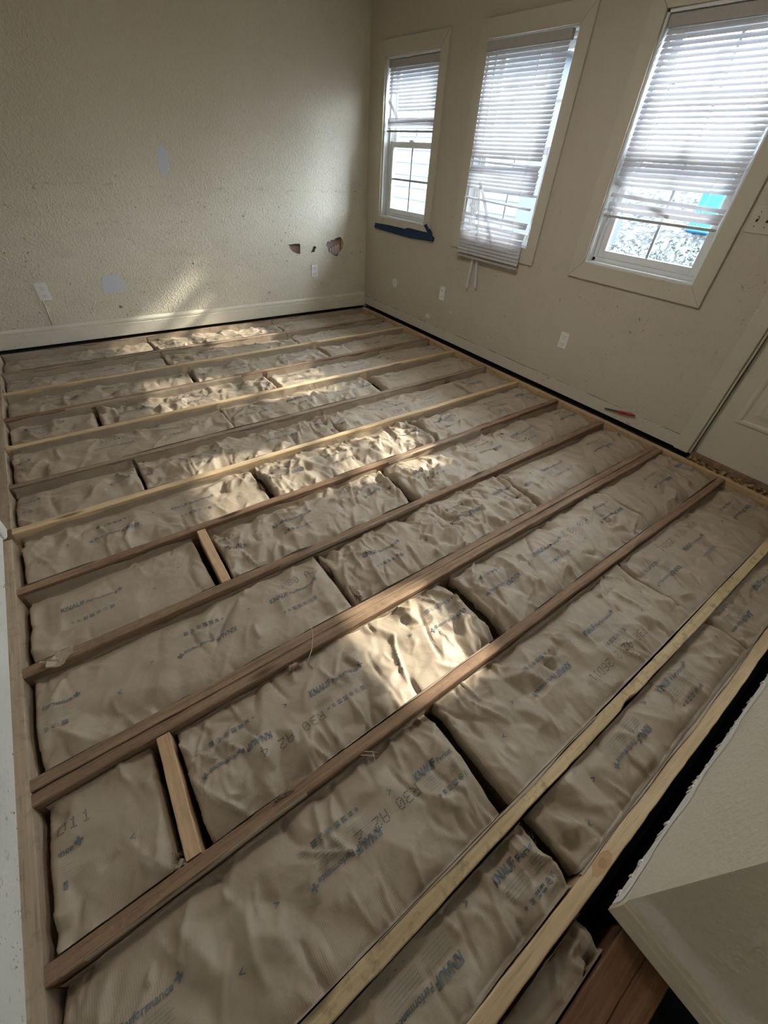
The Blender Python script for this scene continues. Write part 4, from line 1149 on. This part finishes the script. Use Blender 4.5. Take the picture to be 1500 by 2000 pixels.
# red-handled utility knife lodged against the wall
ka, kb_ = onx(1180, 797, XW - 0.012), onx(1240, 812, XW - 0.012)
km = ka + (kb_ - ka) * 0.45
root = empty('utility_knife', tuple(ka)); inv = Matrix.Translation(-root.location)
bm = bmesh.new(); tube(bm, [ka, ka + (km - ka) * 0.15, ka + (km - ka) * 0.6, km], [0.002, 0.005, 0.006, 0.007], 8); o = obj('blade', bm, M['steel'], root); o.matrix_parent_inverse = inv
bm = bmesh.new(); tube(bm, [km, km + (kb_ - km) * 0.3, km + (kb_ - km) * 0.8, kb_], [0.008, 0.011, 0.010, 0.005], 10); o = obj('handle', bm, M['red'], root, True); o.matrix_parent_inverse = inv
tag(root, 'slim red-handled knife stuck against the window wall near the door', 'knife')

# ------------------------------------------------------------------ outdoors
M['siding'] = plain('pale_blue_siding', (0.060, 0.070, 0.078), 0.6, 0.2, 0.05, 8)
M['grass'] = plain('dry_grass', (0.07, 0.07, 0.065), 0.95, 0.05, 0.4, 6, 0.4)
M['hedge'] = plain('pale_hedge_leaves', (0.10, 0.11, 0.105), 0.8, 0.1, 0.5, 14, 0.3)
M['roof'] = plain('grey_shingle', (0.16, 0.16, 0.17), 0.9, 0.1, 0.2, 10)
M['bluebin'] = plain('blue_bin', (0.02, 0.11, 0.24), 0.4, 0.3)
GZ = -0.5
g_o = box('ground', (XW + WT + 0.02, -40, GZ - 0.1), (60, 40, GZ), M['grass']); tag(g_o, None, None, None, 'structure')
house = empty('neighbour_house', (4.0, 6.0, GZ)); inv = Matrix.Translation(-house.location)
o = box('wall', (4.03, 1.40, GZ), (7.6, 16, 2.7), M['siding'], house); o.matrix_parent_inverse = inv
z = GZ + 0.25; 
bm0 = bmesh.new()
prof_ = [(0.0, 0.0), (-0.028, 0.0), (-0.004, 0.205), (0.0, 0.205)]
A_ = [bm0.verts.new((4.03 + a, 1.40, b)) for a, b in prof_]; B_ = [bm0.verts.new((4.03 + a, 16, b)) for a, b in prof_]
for i in range(4): bm0.faces.new((A_[i], A_[(i + 1) % 4], B_[(i + 1) % 4], B_[i]))
bm0.faces.new(A_[::-1]); bm0.faces.new(B_)
lap = to_mesh('lap_board', bm0); lap.materials.append(M['siding'])
while z < 2.6:
    o = link('lap_board', lap, None, house); o.location = (0, 0, z); o.matrix_parent_inverse = inv; z += 0.20
bm = bmesh.new()
vs = [bm.verts.new(p) for p in ((3.8, 1.2, 2.70), (3.8, 16.3, 2.70), (5.8, 16.3, 3.3), (5.8, 1.2, 3.3), (7.8, 16.3, 2.70), (7.8, 1.2, 2.70))]
bm.faces.new((vs[0], vs[1], vs[2], vs[3])); bm.faces.new((vs[3], vs[2], vs[4], vs[5])); bm.faces.new((vs[0], vs[3], vs[5])); bm.faces.new((vs[1], vs[4], vs[2])); bm.faces.new((vs[0], vs[5], vs[4], vs[1]))
o = obj('roof', bm, M['roof'], house); o.matrix_parent_inverse = inv
tag(house, 'pale blue house with lap siding seen through the corner and middle windows', 'house')
# hedge of small leaves outside the window nearest the door
hr = np.random.default_rng(77); n = 9000
cx = hr.uniform(3.6, 4.6, n); cy = hr.uniform(-3.4, 0.35, n)
hz = 0.66 + 0.10 * np.sin(3 * cy) + 0.06 * np.sin(9 * cy + 1)
cz = GZ + (hz - GZ) * np.sqrt(hr.random(n))
c_ = np.stack([cx, cy, cz], 1); t1 = hr.normal(size=(n, 3)); t1 /= np.linalg.norm(t1, axis=1)[:, None]
t2 = np.cross(t1, hr.normal(size=(n, 3))); t2 /= np.linalg.norm(t2, axis=1)[:, None]
s_ = hr.uniform(0.02, 0.045, n)[:, None]
V = np.stack([c_ - t1 * s_, c_ + t2 * s_ * 0.5, c_ + t1 * s_, c_ - t2 * s_ * 0.5], 1).reshape(-1, 3)
hedge = empty('hedge', (4.1, -1.5, GZ)); inv = Matrix.Translation(-hedge.location)
o = link('leaves', raw_mesh('leaves', V, np.arange(4 * n).reshape(n, 4), False), M['hedge'], hedge); o.matrix_parent_inverse = inv; o['kind'] = 'stuff'
bm = bmesh.new()
for y in np.linspace(-3.2, 0.2, 9): tube(bm, [(4.1, y, GZ), (4.1 + 0.03, y + 0.05, GZ + 0.5), (4.15, y, GZ + 0.9)], [0.02, 0.014, 0.006], 6)
o = obj('stems', bm, M['fibre'], hedge); o.matrix_parent_inverse = inv
tag(hedge, 'low pale grey-green hedge outside the window nearest the door', 'hedge')
# gravelly bank rising behind the hedge
_t = NT('gravel_bank'); _n = _t.noise(_t.pos(), 9, 6, 0.75)
M['gravel'] = _t.fin(_t.ramp(_n, [(0.40, (0.02, 0.022, 0.022)), (0.52, (0.06, 0.062, 0.063)), (0.62, (0.13, 0.132, 0.13))]), 0.95, _t.bump(_n, 0.6, 0.05), 0.05)
ux = np.linspace(0, 1, 60); uy = np.linspace(-14, 3.5, 90)
BX, BY = np.meshgrid(5.4 + 9.5 * ux, uy, indexing='ij')
BZ = GZ - 0.02 + (BX - 5.4) * 0.345 + 0.05 * np.sin(3 * BX + 2 * BY) + 0.04 * np.sin(5 * BY - 4 * BX) + hr.normal(0, 0.02, BX.shape)
bank = link('bank', grid_mesh('bank', np.stack([BX, BY, BZ], -1)), M['gravel']); bank['kind'] = 'structure'
q = onx(1390, 395, 8.6)
bin_ = empty('wheelie_bin', (8.6, q[1], 0.5)); inv = Matrix.Translation(-bin_.location)
bm = bmesh.new(); add_box(bm, (8.5, q[1] - 0.24, 0.58), (8.9, q[1] + 0.22, 1.28), 0.03); o = obj('body', bm, M['bluebin'], bin_); o.matrix_parent_inverse = inv
bm = bmesh.new(); add_box(bm, (8.46, q[1] - 0.27, 1.28), (8.95, q[1] + 0.25, 1.36), 0.02); o = obj('lid', bm, M['bluebin'], bin_); o.matrix_parent_inverse = inv
for s in (-0.2, 0.16):
    bm = bmesh.new(); tube(bm, [(8.85, q[1] + s - 0.02, 0.62), (8.85, q[1] + s + 0.02, 0.62)], 0.09, 14); o = obj('wheel', bm, M['black'], bin_); o.matrix_parent_inverse = inv
tag(bin_, 'bright blue bin outside, glimpsed through the window nearest the door', 'bin')

# ------------------------------------------------------------------ made-up ceiling lamp, added above the frame to fill the room
FILL_POWER = 7.0
M['shade'] = plain('opal_shade', (0.8, 0.78, 0.72), 0.4, 0.3)
lamp = empty('added_fill_lamp', (-1.75, -2.6, ZC))
bm = bmesh.new(); tube(bm, [(0, 0, -0.03), (0, 0, 0)], 0.16, 24); obj('base', bm, M['shade'], lamp)
t = NT('fill_lamp_glow'); t.p.inputs['Emission Color'].default_value = (1, 0.93, 0.82, 1); t.p.inputs['Emission Strength'].default_value = 1.0; M['opal'] = t.fin((0.8, 0.78, 0.72), 0.4)
bm = bmesh.new(); bmesh.ops.create_uvsphere(bm, u_segments=24, v_segments=12, radius=0.15)
for v in list(bm.verts):
    if v.co.z > 0.001: bm.verts.remove(v)
for v in bm.verts: v.co.z = v.co.z * 0.5 - 0.03
obj('opal_bowl', bm, M['opal'], lamp, True)
ld = bpy.data.lights.new('fill_light', 'AREA'); ld.shape = 'DISK'; ld.size = 0.5; ld.energy = FILL_POWER; ld.color = (1.0, 0.95, 0.88)
lo = bpy.data.objects.new('fill_light', ld); COL.objects.link(lo); lo.parent = lamp; lo.location = (0, 0, -0.13)
tag(lamp, 'opal bowl fill lamp added on the ceiling above the joists', 'lamp')
